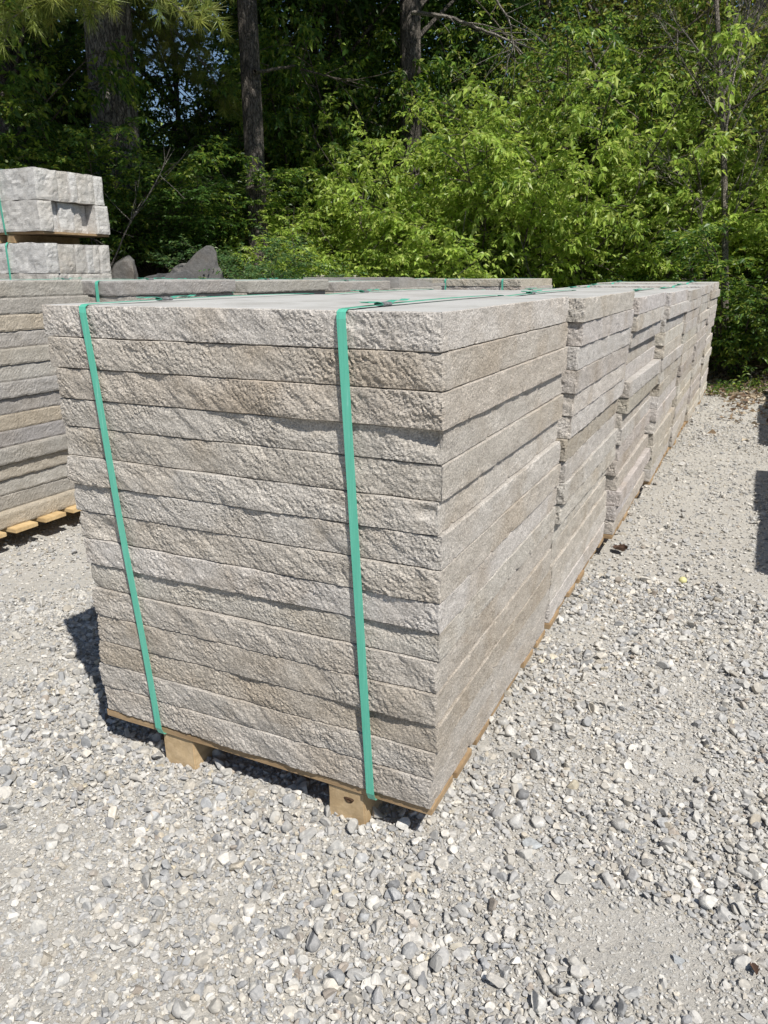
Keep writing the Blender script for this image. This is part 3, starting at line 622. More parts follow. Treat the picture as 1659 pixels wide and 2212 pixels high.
# ------------------------------------------------------------------ vegetation
LEAF_T = np.array([[0, 1, 2], [0, 2, 3]])
def add_leaves(mb, P, D, L, Wd, col, r, fold=.35, droop=.3):
    """P base points, D directions; each leaf is a folded pointed blade"""
    n = len(P); D = D/(np.linalg.norm(D, axis=1)[:, None]+1e-9); up = np.array([0, 0, 1.])+r.normal(0, .8, (n, 3))
    S_ = np.cross(D, up); S_ /= np.linalg.norm(S_, axis=1)[:, None]+1e-9; U = np.cross(S_, D)
    L = L*r.uniform(.65, 1.2, (n, 1)); w = Wd*r.uniform(.8, 1.15, (n, 1))*L/L.mean()
    a = P; tip = P+D*L-np.array([0, 0, 1])*L*droop*r.uniform(.2, 1, (n, 1)); mid = P+D*L*.42
    l = mid+S_*w*.5+U*w*fold*.5; rr = mid-S_*w*.5+U*w*fold*.5
    V = np.stack([a, rr, tip, l], 1).reshape(-1, 3); T = (LEAF_T[None]+np.arange(n)[:, None, None]*4).reshape(-1, 3)
    mb.add(V, None, T, np.repeat(col, 4, 0))
def leafcols(pal, n, r, var=.16):
    pal = np.array(pal); return pal[r.integers(0, len(pal), n)]*np.exp(r.normal(0, var, (n, 1)))
def curve(p0, d0, L, n, r, bend=(0, 0, 0), wig=.15):
    pts = [np.array(p0, float)]; d = np.array(d0, float); d /= np.linalg.norm(d); s_ = L/(n-1)
    for k in range(n-1):
        d = d+np.array(bend)*s_+r.normal(0, wig, 3)*s_; d /= np.linalg.norm(d); pts.append(pts[-1]+d*s_)
    return np.array(pts)
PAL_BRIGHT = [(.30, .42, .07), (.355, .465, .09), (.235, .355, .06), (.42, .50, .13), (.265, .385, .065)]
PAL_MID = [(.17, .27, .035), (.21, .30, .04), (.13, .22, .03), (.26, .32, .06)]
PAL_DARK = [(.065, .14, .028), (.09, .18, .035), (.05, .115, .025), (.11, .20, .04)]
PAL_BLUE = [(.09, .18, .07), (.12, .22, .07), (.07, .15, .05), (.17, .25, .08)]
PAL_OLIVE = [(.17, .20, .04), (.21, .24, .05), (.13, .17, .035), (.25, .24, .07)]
def shrub_mesh(h, rad, nst, seed, pal, L=.080, Wd=.036, lps=1.35, arch=.5):
    r = np.random.default_rng(seed); st = MB(); lf = MB(); LP, LD = [], []
    for s_ in range(nst):
        a = r.uniform(0, 6.283); out = np.array([math.cos(a), math.sin(a), 0]); lean = r.uniform(.1, 1.)*rad/h
        H = h*r.uniform(.6, 1.02)*(1-.25*min(1, lean)); p = curve(out*r.uniform(0, .25), out*lean*.8+np.array([0, 0, 1.]), H*1.15, 12, r, out*.35*arch+np.array([0, 0, -.25*arch*lean]), .35)
        tube(st, p, np.linspace(.014, .004, 12)*h/2.5, 5)
        for t in np.linspace(.15, 1, int(11*max(1, h/2.4))):
            i = min(10, int(t*11)); b0_ = p[i]+(p[i+1]-p[i])*(t*11-i if t < 1 else 1); a2 = r.uniform(0, 6.283); o2 = np.array([math.cos(a2), math.sin(a2), r.uniform(.0, .75)])+out*.5
            bl = r.uniform(.35, .8)*(1.15-.5*t)*rad*.8; bp = curve(b0_, o2, bl, 7, r, (0, 0, -.9*arch), .6); tube(st, bp, np.linspace(.005, .0016, 7)*h/2.5, 3)
            for t2 in np.linspace(.25, 1, int(max(2, 6*lps))):
                j = min(5, int(t2*6)); c0 = bp[j]; a3 = r.uniform(0, 6.283); dd = bp[min(6, j+1)]-bp[j]; dd /= np.linalg.norm(dd)+1e-9
                o3 = dd+np.array([math.cos(a3), math.sin(a3), r.uniform(-.2, .6)])*.9; tw = curve(c0, o3+r.normal(0, .3, 3), r.uniform(.16, .34), 6, r, (0, 0, -1.8), 1.3)
                dirs = np.gradient(tw, axis=0); dirs /= np.linalg.norm(dirs, axis=1)[:, None]; sd = np.cross(dirs, [0, 0, 1.]); sd /= np.linalg.norm(sd, axis=1)[:, None]+1e-9
                for sgn in (-1, 1): LP.append(tw[1:]); LD.append(dirs[1:]*.6+sd[1:]*sgn*.8+r.normal(0, .42, (5, 3))+np.array([0, 0, -.25]))
                LP.append(tw[-1:]); LD.append(dirs[-1:])
    P = np.concatenate(LP); D = np.concatenate(LD); n = len(P)
    add_leaves(lf, P, D, L, Wd, leafcols(pal, n, r), r)
    return lf.mesh('foliage', M_LEAF), st.mesh('stems', M_TWIG), n
SH = {}
tot_leaves = 0
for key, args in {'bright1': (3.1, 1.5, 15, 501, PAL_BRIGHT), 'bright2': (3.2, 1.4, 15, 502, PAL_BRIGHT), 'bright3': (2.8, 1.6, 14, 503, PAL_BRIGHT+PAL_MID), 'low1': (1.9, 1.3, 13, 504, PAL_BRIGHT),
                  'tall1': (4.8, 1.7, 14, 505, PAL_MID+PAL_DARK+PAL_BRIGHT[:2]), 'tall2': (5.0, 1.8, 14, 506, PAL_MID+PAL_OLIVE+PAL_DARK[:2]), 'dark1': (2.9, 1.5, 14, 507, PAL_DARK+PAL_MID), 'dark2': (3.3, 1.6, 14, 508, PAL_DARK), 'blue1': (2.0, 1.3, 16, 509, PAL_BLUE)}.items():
    kw = dict(L=.055, Wd=.024, lps=1.3) if key == 'blue1' else {}
    f, s_, n = shrub_mesh(*args, **kw); zc_ = np.empty(len(f.vertices)*3, np.float32); f.vertices.foreach_get('co', zc_); SH[key] = (f, s_, float(np.percentile(zc_[2::3], 98))); tot_leaves += n
def shrub(kind, az, d, h, rz, label, group, wide=1.):
    x, y = polar(az, d); z = gz(x, y)-.05; f, s_, h0 = SH[kind]; k = h/h0; root = empty('shrub', (x, y, z), rz, label, 'shrub', group); root.scale = (wide*k**.4, wide*k**.4, k)
    link('foliage', f, root); link('stems', s_, root); return root
GS = 'sunlit green shrubs along the yard edge'; GD = 'shaded shrubs under the big trees'; GT = 'tall leafy shrubs behind the front shrubs'
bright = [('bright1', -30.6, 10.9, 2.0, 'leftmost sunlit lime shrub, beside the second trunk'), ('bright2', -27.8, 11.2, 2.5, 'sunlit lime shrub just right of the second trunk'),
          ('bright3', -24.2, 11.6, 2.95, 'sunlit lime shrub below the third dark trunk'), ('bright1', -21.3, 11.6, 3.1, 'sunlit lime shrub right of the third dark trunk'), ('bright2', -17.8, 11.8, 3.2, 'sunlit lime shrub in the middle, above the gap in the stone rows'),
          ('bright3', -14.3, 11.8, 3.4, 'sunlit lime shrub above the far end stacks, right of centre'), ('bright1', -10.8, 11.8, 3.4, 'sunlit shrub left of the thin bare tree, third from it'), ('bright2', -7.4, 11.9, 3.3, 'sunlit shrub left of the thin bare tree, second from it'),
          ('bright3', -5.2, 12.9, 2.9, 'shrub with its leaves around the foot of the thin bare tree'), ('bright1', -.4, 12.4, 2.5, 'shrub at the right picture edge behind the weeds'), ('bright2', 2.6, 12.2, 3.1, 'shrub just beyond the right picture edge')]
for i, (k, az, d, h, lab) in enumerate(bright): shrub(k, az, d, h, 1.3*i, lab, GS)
low = [('low1', -29.5, 10.2, 1.5, 'low yellow-green shrub in front of the second trunk'), ('low1', -23, 10.9, 1.7, 'low yellow-green shrub behind the far left-centre stacks'), ('low1', -15.5, 11.0, 1.2, 'low shrub behind the far pale stack'), ('low1', -9, 11.2, 1.0, 'low shrub behind the far end of the long row'),
       ('dark1', -1.5, 10.9, 1.75, 'low darker green shrub right of the far end of the long row')]
for i, (k, az, d, h, lab) in enumerate(low): shrub(k, az, d, h, 2.1*i+.5, lab, GS)
tall = [('tall1', -19.6, 17.4, 3.9, 'tall loose shrub deep in shade right of the third trunk'), ('tall2', -15.2, 15.6, 3.5, 'tall leafy shrub behind the middle lime shrubs'), ('tall1', -13.2, 14, 4.4, 'tall leafy shrub rising right of centre'), ('tall2', -9.2, 14.2, 5.2, 'tall leafy shrub left behind the thin bare tree'),
        ('tall1', -5.2, 14.3, 5.0, 'tall leafy shrub directly behind the thin bare tree'), ('tall2', -1.2, 14.2, 5.2, 'tall leafy shrub at the upper right picture edge'), ('tall1', 3.2, 14, 5.2, 'tall shrub beyond the right picture edge')]
for i, (k, az, d, h, lab) in enumerate(tall): shrub(k, az, d, h, 1.7*i+.9, lab, GT)
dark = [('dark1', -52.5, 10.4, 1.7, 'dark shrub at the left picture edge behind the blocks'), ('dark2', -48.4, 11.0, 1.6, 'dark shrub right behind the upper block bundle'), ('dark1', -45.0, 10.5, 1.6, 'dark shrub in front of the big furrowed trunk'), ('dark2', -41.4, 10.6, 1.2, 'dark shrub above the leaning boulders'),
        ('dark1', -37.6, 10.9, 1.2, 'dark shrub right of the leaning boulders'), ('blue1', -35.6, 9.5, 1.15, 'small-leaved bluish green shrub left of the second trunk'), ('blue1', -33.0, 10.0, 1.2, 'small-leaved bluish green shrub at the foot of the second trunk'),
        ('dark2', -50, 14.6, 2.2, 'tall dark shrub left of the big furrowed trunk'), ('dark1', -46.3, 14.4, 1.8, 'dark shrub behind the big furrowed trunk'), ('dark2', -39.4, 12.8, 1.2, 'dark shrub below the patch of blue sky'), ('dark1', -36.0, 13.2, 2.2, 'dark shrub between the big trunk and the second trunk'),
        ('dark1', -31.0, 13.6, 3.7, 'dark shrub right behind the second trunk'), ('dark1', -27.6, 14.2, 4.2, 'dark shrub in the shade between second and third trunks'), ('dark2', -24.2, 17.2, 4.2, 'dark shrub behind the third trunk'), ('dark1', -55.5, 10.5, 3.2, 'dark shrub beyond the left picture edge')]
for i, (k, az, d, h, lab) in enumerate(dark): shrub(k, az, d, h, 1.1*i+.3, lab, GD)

def trunk_mesh(name, r0, r1, h, lean, seed, m, sides=28, n=40, flare=.35, amp=.06):
    r = np.random.default_rng(seed); t = np.linspace(0, 1, n); a = np.linspace(0, 2*math.pi, sides, endpoint=False)
    cx = lean[0]*t*h+.03*np.sin(t*7+seed); cy = lean[1]*t*h+.03*np.cos(t*5+seed); rad = (r0+(r1-r0)*t)*(1+flare*np.exp(-t*h/.35))
    A, T = np.meshgrid(a, t); P = np.stack([np.cos(A)*3, np.sin(A)*3, T*h*.6], -1).reshape(-1, 3); rr = rad[:, None]*(1+amp*fbm(P+seed, 3).reshape(n, sides)+amp*.6*np.sin(A*9+3*np.sin(T*9)))
    V = np.stack([cx[:, None]+rr*np.cos(A), cy[:, None]+rr*np.sin(A), T*h-.3], -1).reshape(-1, 3)
    i = np.arange(n-1)[:, None]*sides; j = np.arange(sides)[None]; k = (j+1) % sides; q = np.stack([i+j, i+k, i+sides+k, i+sides+j], -1).reshape(-1, 4)
    return mesh(name, V, q, ngons=[list(range((n-1)*sides, n*sides))], mat=m, smooth=True)
def crown_mesh(cx, cy, z0, z1, rad, nclump, per, L, Wd, pal, seed, m=M_LEAF, spread=.4, shell=.35, hole=None):
    r = np.random.default_rng(seed); mb = MB(); u = r.random(nclump); a = r.uniform(0, 6.283, nclump); rr = rad*np.sqrt(shell**2+(1-shell**2)*r.random(nclump)); prof = np.sin(np.pi*np.clip(.12+.88*u, 0, 1))**.5
    C = np.stack([cx+np.cos(a)*rr*prof, cy+np.sin(a)*rr*prof, z0+(z1-z0)*u], 1)
    C[:, 2] += .5*fbm(C*.8+seed, 2); P = np.repeat(C, per, 0)+r.normal(0, spread, (nclump*per, 3))*np.array([1, 1, .6])
    D = r.normal(0, 1, P.shape)*np.array([1, 1, .5]); add_leaves(mb, P, D, L, Wd, leafcols(pal, len(P), r), r, .3, .3)
    return mb.mesh('crown', m), C
def limbs(mb, C, trunkfn, n, r, r0=.05):
    for c in C[r.choice(len(C), n, replace=False)]:
        b = trunkfn(max(.5, c[2]-1.2-.25*np.hypot(c[0], c[1]))); mid = (b+c)/2+r.normal(0, .2, 3); t = np.linspace(0, 1, 8)[:, None]
        tube(mb, (1-t)**2*b+2*t*(1-t)*mid+t*t*c, np.linspace(r0, .008, 8), 5)
def add_tree(name, az, d, r0, h, z0, z1, rad, ncl, per, L, Wd, pal, seed, label, group=None, bark=M_BARK, cat='tree', lean=(0, 0), r1=None, leafm=M_LEAF, off=(0, 0), limbn=26, spread=.4):
    x, y = polar(az, d); z = gz(x, y); root = empty(name, (x, y, z), 0, label, cat, group); r = np.random.default_rng(seed)
    link('trunk', trunk_mesh('trunk', r0, r1 or r0*.35, h, lean, seed, bark), root)
    cm, C = crown_mesh(off[0]+lean[0]*h*.6, off[1]+lean[1]*h*.6, z0-z, z1-z, rad, ncl, per, L, Wd, pal, seed, leafm, spread); link('crown', cm, root)
    mb = MB(); limbs(mb, C, lambda zz: np.array([lean[0]*zz, lean[1]*zz, zz]), limbn, r); link('branches', mb.mesh('branches', bark), root)
    return root, z
GB_ = 'big trees standing in the wood'
pine, pz = add_tree('pine_tree', -43.2, 11.4, .30, 15, 5.9, 13.5, 5.6, 400, 50, .30, .09, PAL_DARK, 61, 'massive old pine trunk with furrowed bark at the upper left', GB_, M_BARK, 'pine', (.020, .0), .17, M_NEEDLE, (.1, .3))
add_tree('pine_tree', -34.35, 10.5, .128, 14, 6.0, 12.5, 4.0, 290, 50, .30, .09, PAL_DARK, 62, 'slim straight trunk with dappled bark, second from the left', GB_, M_BARK2, 'pine', (-.010, .0), .09, M_NEEDLE, (-1.3, .8))
add_tree('pine_tree', -23.75, 13.2, .175, 15, 5.9, 13, 3.9, 310, 50, .30, .09, PAL_DARK, 63, 'dark straight trunk rising behind the lime shrubs, in the top centre', GB_, M_BARK2, 'pine', (-.003, 0), .11, M_NEEDLE, (-1.6, 2.2))
add_tree('pine_tree', -49.3, 13.5, .20, 14, 4.9, 12.5, 4.2, 420, 46, .26, .07, PAL_DARK, 64, 'shadowy pine left of the massive trunk, barely visible', GB_, M_BARK2, 'pine', (0, 0), .12, M_NEEDLE)
add_tree('pine_tree', -29, 10.4, .14, 15, 6.6, 12, 3.3, 200, 42, .20, .05, PAL_DARK, 65, 'pine whose crown shades the wood above the picture', GB_, M_BARK2, 'pine', (0, 0), .08, M_NEEDLE) if False else None

# boughs of the big pine reaching towards the yard
def needle_tuft(mb, c, d, r, n=30, L=.155):
    d = d/(np.linalg.norm(d)+1e-9); D = r.normal(0, 1, (n, 3)); D /= np.linalg.norm(D, axis=1)[:, None]; D = D*.9+d*.75; D /= np.linalg.norm(D, axis=1)[:, None]
    Ls = L*r.uniform(.7, 1.1, (n, 1)); s_ = np.cross(D, r.normal(0, 1, (n, 3))); s_ /= np.linalg.norm(s_, axis=1)[:, None]
    c = c+d*r.uniform(-.04, .02, (n, 1)); w = .0034; tip = c+D*Ls; tip[:, 2] -= .015*r.random(n)
    V = np.stack([c-s_*w, c+s_*w, tip], 1).reshape(-1, 3); T = np.arange(3*n).reshape(n, 3)
    mb.add(V, None, T, leafcols([(.21, .265, .055), (.15, .21, .045), (.28, .31, .07)], 1, r, .2).repeat(3*n, 0))
def bough(root, rl, start, end, sag, seed, nside=15, tufts=6, slen=.75, name='bough'):
    r = np.random.default_rng(seed); t = np.linspace(0, 1, 14)[:, None]; s0, e0 = np.array(start, float), np.array(end, float)
    p = s0*(1-t)+e0*t+np.array([0, 0, 1.])*sag*np.sin(math.pi*t)+np.cumsum(r.normal(0, .018, (14, 3)), 0)
    wood, need = MB(), MB(); tube(wood, p, np.linspace(.030, .006, 14), 6); main = e0-s0; main /= np.linalg.norm(main)
    side = np.cross(main, [0, 0, 1.]); side /= np.linalg.norm(side)
    for k, tt in enumerate(np.linspace(.30, 1, nside)):
        i = min(12, int(tt*13)); sg = 1 if k % 2 else -1; dd = main*.6+side*sg*r.uniform(.4, 1)+np.array([0, 0, r.uniform(-.35, .2)])
        b = curve(p[i], dd, slen*r.uniform(.5, 1.1), 8, r, (0, 0, -.3), .4); tube(wood, b, np.linspace(.009, .003, 8), 4)
        for j in range(2, 8):
            needle_tuft(need, b[j], b[j]-b[j-1], r)
            if r.random() < .8:
                tw = curve(b[j], (b[j]-b[j-1])/np.linalg.norm(b[j]-b[j-1])+r.normal(0, .6, 3), r.uniform(.12, .28), 4, r, (0, 0, .3), .5); tube(wood, tw, .0025, 3)
                needle_tuft(need, tw[-1], tw[-1]-tw[-2], r); needle_tuft(need, tw[2], tw[-1]-tw[-2], r, 24)
    bo = link(name, wood.mesh(name, M_PALETWIG), root); link('needles', need.mesh('needles', M_NEEDLE), bo); return bo
px, py = polar(-43.2, 11.4)
def rel(az, d, z): q = polar(az, d); return (q[0]-px, q[1]-py, z-pz)
def el(d, e): return CAM[2]+d*math.tan(R(e))
for i, (a0, a1, d1, e1, sag) in enumerate([(-44, -48.8, 8.0, 15.4, .35), (-43, -45.6, 7.8, 15.6, .30), (-43, -41.4, 7.9, 16.9, .35), (-44, -51.2, 8.3, 14.4, .3), (-43, -47.0, 7.5, 16.9, .25), (-42, -38.8, 8.2, 17.6, .4), (-43, -49.8, 7.8, 17.2, .2), (-43, -43.2, 7.5, 17.4, .2), (-43, -44.6, 7.3, 16.4, .2)]):
    bough(pine, 0, rel(-43.2, 11.15, 4.6+.25*(i % 3)), rel(a1, d1, el(d1, e1)), sag, 700+i)
# hanging, darker boughs in front of the sky gap
for i, (a1, d1, e1) in enumerate([(-37.0, 11.4, 14.5), (-36.0, 11.8, 11.0), (-39.2, 12.5, 12.0)]):
    bough(pine, 0, rel(-42.9, 11.4, 5.2-.3*i), rel(a1, d1, el(d1, e1)), .2, 740+i, 10, 5, .6)

# woodland behind
GW = 'slender leafy trees of the wood behind'
wood = [(-30.2, 16.5, .07, PAL_MID, 'slender dark stem leaning between the second and third trunks', (.03, 0), 4.2), (-26.6, 17.5, .09, PAL_DARK, 'thin dark tree just left of the third trunk', (0, 0), 3.6), (-19.5, 16.8, .10, PAL_DARK, 'dark leafy tree right of the third trunk', (0, 0), 3.6),
        (-15, 17.2, .10, PAL_DARK+PAL_OLIVE, 'dark leafy tree in the upper middle of the wood', (0, 0), 3.8), (-10.5, 17.0, .10, PAL_OLIVE, 'olive leafy tree in the upper right of the wood', (0, 0), 4.0), (-6.3, 16.8, .10, PAL_OLIVE, 'olive leafy tree behind the thin bare tree', (0, 0), 4.0), (-1.8, 17.0, .10, PAL_MID+PAL_OLIVE, 'leafy tree at the top right corner', (0, 0), 3.8),
        (3.4, 17, .1, PAL_MID, 'leafy tree beyond the right picture edge', (0, 0), 3.5), (-47, 17.5, .12, PAL_DARK, 'dark tree filling the wood left of the massive trunk', (0, 0), 2.6), (-52, 16.5, .12, PAL_DARK, 'dark tree at the top left corner', (0, 0), 2.6), (-34.0, 17.8, .10, PAL_DARK+PAL_MID, 'leafy tree right behind the second trunk', (0, 0), 3.3), (-39.3, 15.2, .045, PAL_DARK+PAL_MID, 'spindly dark sapling standing against the patch of blue sky', (.01, 0), 3.9), (-31.0, 20.5, .1, PAL_MID, 'pale leafy tree far back right of the second trunk', (0, 0), 4.5)]
for i, (az, d, r0, pal, lab, lean, z0) in enumerate(wood):
    rad = 1.3 if -40 < az < -33 else 1.9
    add_tree('woodland_tree', az, d, r0, 10, z0-1.1, 9.5, rad, 70 if d == 15.2 else 230, 30 if d == 15.2 else 46, .10, .05, pal, 800+i, lab, GW, M_BARK, 'tree', lean, None, M_LEAF, (0, 0), 22, .36)
def wood_mass():
    r = np.random.default_rng(99); n = 330000; az = r.uniform(-66, 18, n); d = 18.5+r.random(n)*7; e = r.uniform(-4, 24, n)
    P = np.stack([CAM[0]+d*np.sin(np.radians(az)), CAM[1]+d*np.cos(np.radians(az)), CAM[2]+d*np.tan(np.radians(e))], 1)
    dens = .52+.75*fbm(P*.55, 3)+.35*fbm(P*1.7+7, 2)
    gap = np.exp(-(((az+38.9)/3.2)**2+((e-13.6)/4.2)**2)**1.5)*1.9+np.exp(-(((az+30.6)/1.7)**2+((e-16.5)/2.4)**2))*.9+np.exp(-(((az+32.5)/6)**2+((e-19)/2.5)**2))*.3
    ok = (r.random(n) < np.clip(dens*1.3+.35-gap*1.35, 0, 1)) & (P[:, 2] > ground_z(P[:, 0], P[:, 1], False)[0]); P = P[ok]; az = az[ok]; mb = MB()
    c = leafcols(PAL_DARK+PAL_MID, len(P), r, .25); ol = (az > -14) & (r.random(len(P)) < .6); c[ol] = leafcols(PAL_OLIVE, int(ol.sum()), r, .2)
    add_leaves(mb, P, r.normal(0, 1, P.shape), .16, .09, c, r, .3, .1); return mb.mesh('far_woodland', M_LEAF)
tag(link('far_woodland', wood_mass()), 'mass of leaves of the far wood closing the background', 'woodland', None, 'stuff')

# thin bare tree on the right, with upswept twigs
def bare_tree():
    x, y = polar(-1.7, 11.0); z = gz(x, y); root = empty('bare_tree', (x, y, z), 0, 'thin leafless young tree with upswept grey twigs, right of the long row', 'tree'); r = np.random.default_rng(5)
    tr, br = MB(), MB(); t = np.linspace(0, 1, 26); p = np.stack([.09*np.sin(t*3.4)-.98*t, 0*t, t*6.4-.1], 1); tube(tr, p, .050-.034*t, 9)
    def twig(p0, d0, L, rad, depth):
        c = curve(p0, d0, L, 12, r, (0, 0, .12), .35); tube(br, c, np.linspace(rad, rad*.3, 12), 4)
        if depth:
            for k in range(int(4+L*4)):
                i = r.integers(2, 11); dd = (c[i+1]-c[i-1]); dd /= np.linalg.norm(dd); twig(c[i], dd+r.normal(0, .42, 3), L*r.uniform(.25, .5), rad*.45, depth-1)
    for k in range(26):
        t0 = r.uniform(.12, .95); i = int(t0*25); a = r.uniform(0, 6.28); a = a if k % 3 else math.pi+r.normal(0, .5)
        twig(p[i], (math.cos(a)*.8, math.sin(a)*.8, r.uniform(.6, 1.5)), r.uniform(.7, 1.9)*(1.1-.4*t0), .011, 2)
    twig(p[11], (.22, -.1, 1.2), 2.2, .018, 2); twig(p[13], (.3, 0, 1.1), 2.0, .014, 2)
    link('trunk', tr.mesh('trunk', M_YOUNG), root); link('branches', br.mesh('branches', M_PALETWIG), root)
bare_tree()
def branch_obj(name, az0, d0, e0, pts, rad, m, label, sub=True, seed=1):
    """pts: list of (az, dist, elev)"""
    Pw = np.array([[*polar(a, d), el(d, e)] for a, d, e in pts]); r = np.random.default_rng(seed); mb = MB()
    t = np.linspace(0, 1, 24); s_ = np.linspace(0, 1, len(Pw)); P = np.stack([np.interp(t, s_, Pw[:, k]) for k in range(3)], 1)
    for _ in range(2): P[1:-1] = (P[:-2]+P[1:-1]*2+P[2:])/4
    P += np.cumsum(r.normal(0, .008, P.shape), 0); base = P[0].copy(); P = P-base; tube(mb, P, np.linspace(rad, rad*.3, 24), 6)
    if sub:
        for k in range(9):
            i = r.integers(4, 22); d = P[i+1]-P[i-1]; d /= np.linalg.norm(d); c = curve(P[i], d+r.normal(0, .7, 3), r.uniform(.3, .9), 9, r, (0, 0, -.3), .7); tube(mb, c, np.linspace(rad*.35, rad*.1, 9), 4)
    o = link(name, mb.mesh(name, m), None, tuple(base)); tag(o, label, 'branch', 'bare dead branches in the wood'); return o
branch_obj('dead_branch', 0, 0, 0, [(-23.6, 12.9, 15.8), (-21.5, 12.4, 15.6), (-19.5, 12.2, 14.9), (-17.2, 12.1, 14.0), (-15.5, 12, 12.6)], .035, M_PALETWIG, 'pale dead limb reaching right from the third dark trunk', True, 2)
branch_obj('dead_branch', 0, 0, 0, [(-19, 11.2, 17.5), (-17.6, 11.1, 15.4), (-16.9, 11.1, 13.9), (-17.2, 11.1, 12.4)], .018, M_PALETWIG, 'thin pale dead branch hanging down in the top centre', True, 3)
branch_obj('dead_branch', 0, 0, 0, [(-1.2, 9.2, 17.8), (-1.0, 9.1, 16.0), (-.3, 9.0, 14.8), (.6, 9, 14.1), (2, 9, 13.6)], .026, M_REDTWIG, 'reddish brown curved branch at the top right corner', False, 4)
branch_obj('dead_branch', 0, 0, 0, [(-50.7, 9.0, 6.3), (-47.5, 9.0, 4.0), (-44.9, 9.0, 1.4)], .016, M_PALETWIG, 'long bare twig slanting down at the left in front of dark shrubs', True, 6)
branch_obj('dead_branch', 0, 0, 0, [(-53, 8.8, 5.5), (-50.7, 8.8, 3.6), (-48.5, 8.8, 1.6)], .013, M_PALETWIG, 'lower bare twig slanting down at the left picture edge', True, 7)
branch_obj('dead_branch', 0, 0, 0, [(-34.3, 10.3, 5.6), (-36.5, 11.4, 5.5), (-38.2, 10.8, 5.5)], .012, M_PALETWIG, 'bare side twig sticking out left of the second trunk', True, 8)
branch_obj('dead_branch', 0, 0, 0, [(-34.0, 10.3, 12.6), (-31.5, 12.1, 12.8), (-29.0, 12.0, 12.2), (-26.8, 12, 11.6)], .022, M_TWIG, 'bare bough arching right from the second trunk', True, 9)
branch_obj('dead_branch', 0, 0, 0, [(-28.8, 15, 17.5), (-28.2, 15, 14.0), (-27.0, 15, 9.5), (-26.0, 15, 6.5)], .03, M_TWIG, 'dark thin leaning stem between second and third trunks', False, 10)
branch_obj('dead_branch', 0, 0, 0, [(-12.2, 12.6, 13), (-9.6, 12.5, 10.5), (-7.6, 12.4, 7.5), (-6.2, 12.2, 5.5)], .016, M_PALETWIG, 'long pale twig slanting through the shrubs left of the thin bare tree', True, 11)

for i, (az, d, L, lean, lab) in enumerate([(-29.4, 10.3, 2.0, -.5, 'thin grey stem crossing the lime shrubs right of the second trunk'), (-22.0, 10.9, 2.3, .35, 'thin brown stem rising through the lime shrubs in the centre'), (-12.0, 11.0, 2.2, -.3, 'thin grey stem rising through the shrubs right of centre'),
                               (-46.5, 9.6, 2.2, .5, 'bare twiggy sapling above the cut block bundles'), (-6.0, 11.2, 2.4, .45, 'thin stem leaning right just left of the thin bare tree')]):
    x, y = polar(az, d); r = np.random.default_rng(60+i); mb = MB(); c = curve((0, 0, 0), (lean, -.1, 1), L, 16, r, (0, 0, .1), .5); tube(mb, c, np.linspace(.013, .004, 16), 5)
    for k in range(12):
        j = r.integers(4, 15); t_ = curve(c[j], (c[j]-c[j-1])*8+r.normal(0, .5, 3), r.uniform(.2, .7), 8, r, (0, 0, .1), .9); tube(mb, t_, np.linspace(.005, .0018, 8), 3)
    tag(link('sapling', mb.mesh('sapling', M_PALETWIG), None, (x, y, gz(x, y)-.03)), lab, 'sapling', 'bare saplings among the shrubs')
# boulders on the bank
M_ROCK = stone_mat('shade_toned_boulder', [(.11, .11, .11), (.15, .145, .14)], (.19, .16, .13), .4, 90)  # shade on the bank is put into the boulder colour
GR = 'boulders lying on the bank'
for (az, d, sz, rot, zo, lab) in [(-39.7, 8.7, (.30, .24, .80), (.1, .50, .65), .50, 'tall dark leaning boulder under the shrubs'), (-41.8, 8.6, (.50, .30, .34), (.1, -.55, .5), .62, 'pale-edged slanting boulder left of the tall dark one'),
                                  (-43.4, 8.6, (.17, .2, .24), (.3, .2, 1), .80, 'small tan boulder beside the block bundle'), (-38.4, 8.9, (.42, .3, .33), (.2, .2, 1.2), .60, 'dark rounded boulder half hidden by the bluish shrub')]:
    x, y = polar(az, d); z = gz(x, y); V, F = ICO[4]
    o = link('boulder', mesh('boulder', boulder(V, F, sz, int(-az*7)+2, .17, 7), None, F, mat=M_ROCK), None, (x, y, z+zo), rot); tag(o, lab, 'boulder', GR)

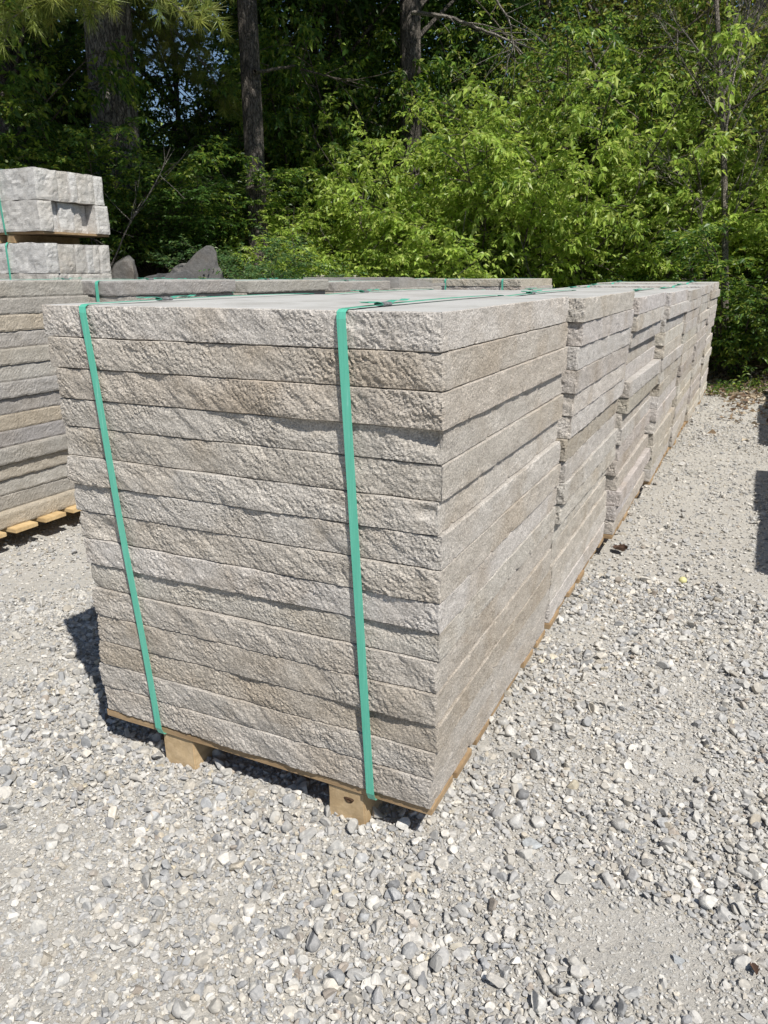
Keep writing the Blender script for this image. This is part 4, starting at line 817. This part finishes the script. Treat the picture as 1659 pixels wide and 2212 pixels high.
# weeds, dead leaves and sticks where the gravel ends
def litter():
    r = np.random.default_rng(31); n = 16000; az = r.uniform(-60, 14, n); d = yard_edge(az)+r.normal(0, 1.0, n); x = CAM[0]+d*np.sin(np.radians(az)); y = CAM[1]+d*np.cos(np.radians(az)); ok = ~((y < 7.8) & (x < .3) & (x > -3.6))
    x, y = x[ok], y[ok]; P = np.stack([x, y, ground_z(x, y)[0]+.012], 1); D = r.normal(0, 1, P.shape)*np.array([1, 1, .25]); mb = MB()
    add_leaves(mb, P, D, .075, .045, leafcols([(.26, .19, .12), (.36, .29, .20), (.17, .11, .07), (.44, .38, .29)], len(P), r), r, .5, .1); return mb.mesh('leaf_litter', M_DEAD)
tag(link('leaf_litter', litter()), 'fallen dry leaves scattered where gravel meets the shrubs', 'leaf litter', None, 'stuff')
GWd = 'weeds at the edge of the gravel'
def weed(x, y, seed, lab, n=10, h=.18):
    r = np.random.default_rng(seed); mb, stm = MB(), MB(); 
    for k in range(n):
        a = r.uniform(0, 6.28); c = curve((r.normal(0, .10), r.normal(0, .07), 0), (math.cos(a)*.8, math.sin(a)*.8, 1.1), h*r.uniform(.5, 1.1), 7, r, (0, 0, -2), 1.2); tube(stm, c, .0015, 3)
        D = np.gradient(c, axis=0); sd = np.cross(D, [0, 0, 1.])
        for sg in (-1, 1): add_leaves(mb, c[1:], D[1:]*.6+sd[1:]*sg+r.normal(0, .01, (6, 3)), .045, .018, leafcols(PAL_MID+PAL_DARK, 6, r), r)
    root = empty('weed', (x, y, gz(x, y)), 0, lab, 'weed', GWd); link('foliage', mb.mesh('foliage', M_LEAF), root); link('stems', stm.mesh('stems', M_LEAF), root)
for i, (x, y, lab) in enumerate([(.30, 8.35, 'green weed tuft just past the far end of the long row'), (.52, 8.75, 'green weed tuft right of the first tuft, on brown leaves'), (.20, 7.95, 'low weed touching the last stack of the long row'), (.62, 8.25, 'green weed tuft nearest the dark shadow on the right'), (.42, 9.2, 'weed tuft farthest back among dead leaves')]):
    weed(x, y, 900+i, lab)
for i, (p, lab) in enumerate([([(.05, 10.3, .05), (.5, 9.9, .09), (1.3, 9.6, .05)], 'long thin pale stick lying at the foot of the right shrubs'), ([(.25, 9.6, .04), (.7, 9.1, .07), (1.0, 8.9, .02)], 'short stick lying on dead leaves right of the weeds')]):
    mb = MB(); P = np.array(p); t = np.linspace(0, 1, 12); Q = np.stack([np.interp(t, [0, .5, 1], P[:, k]) for k in range(3)], 1); Q[:, 2] += [gz(a, b)*1. for a, b in Q[:, :2]]; b0_ = Q[0].copy(); tube(mb, Q-b0_, .011, 5)
    tag(link('stick', mb.mesh('stick', M_PALETWIG), None, tuple(b0_)), lab, 'stick', 'sticks at the foot of the shrubs')
print('leaves', tot_leaves, 'gravel verts', GM.n)
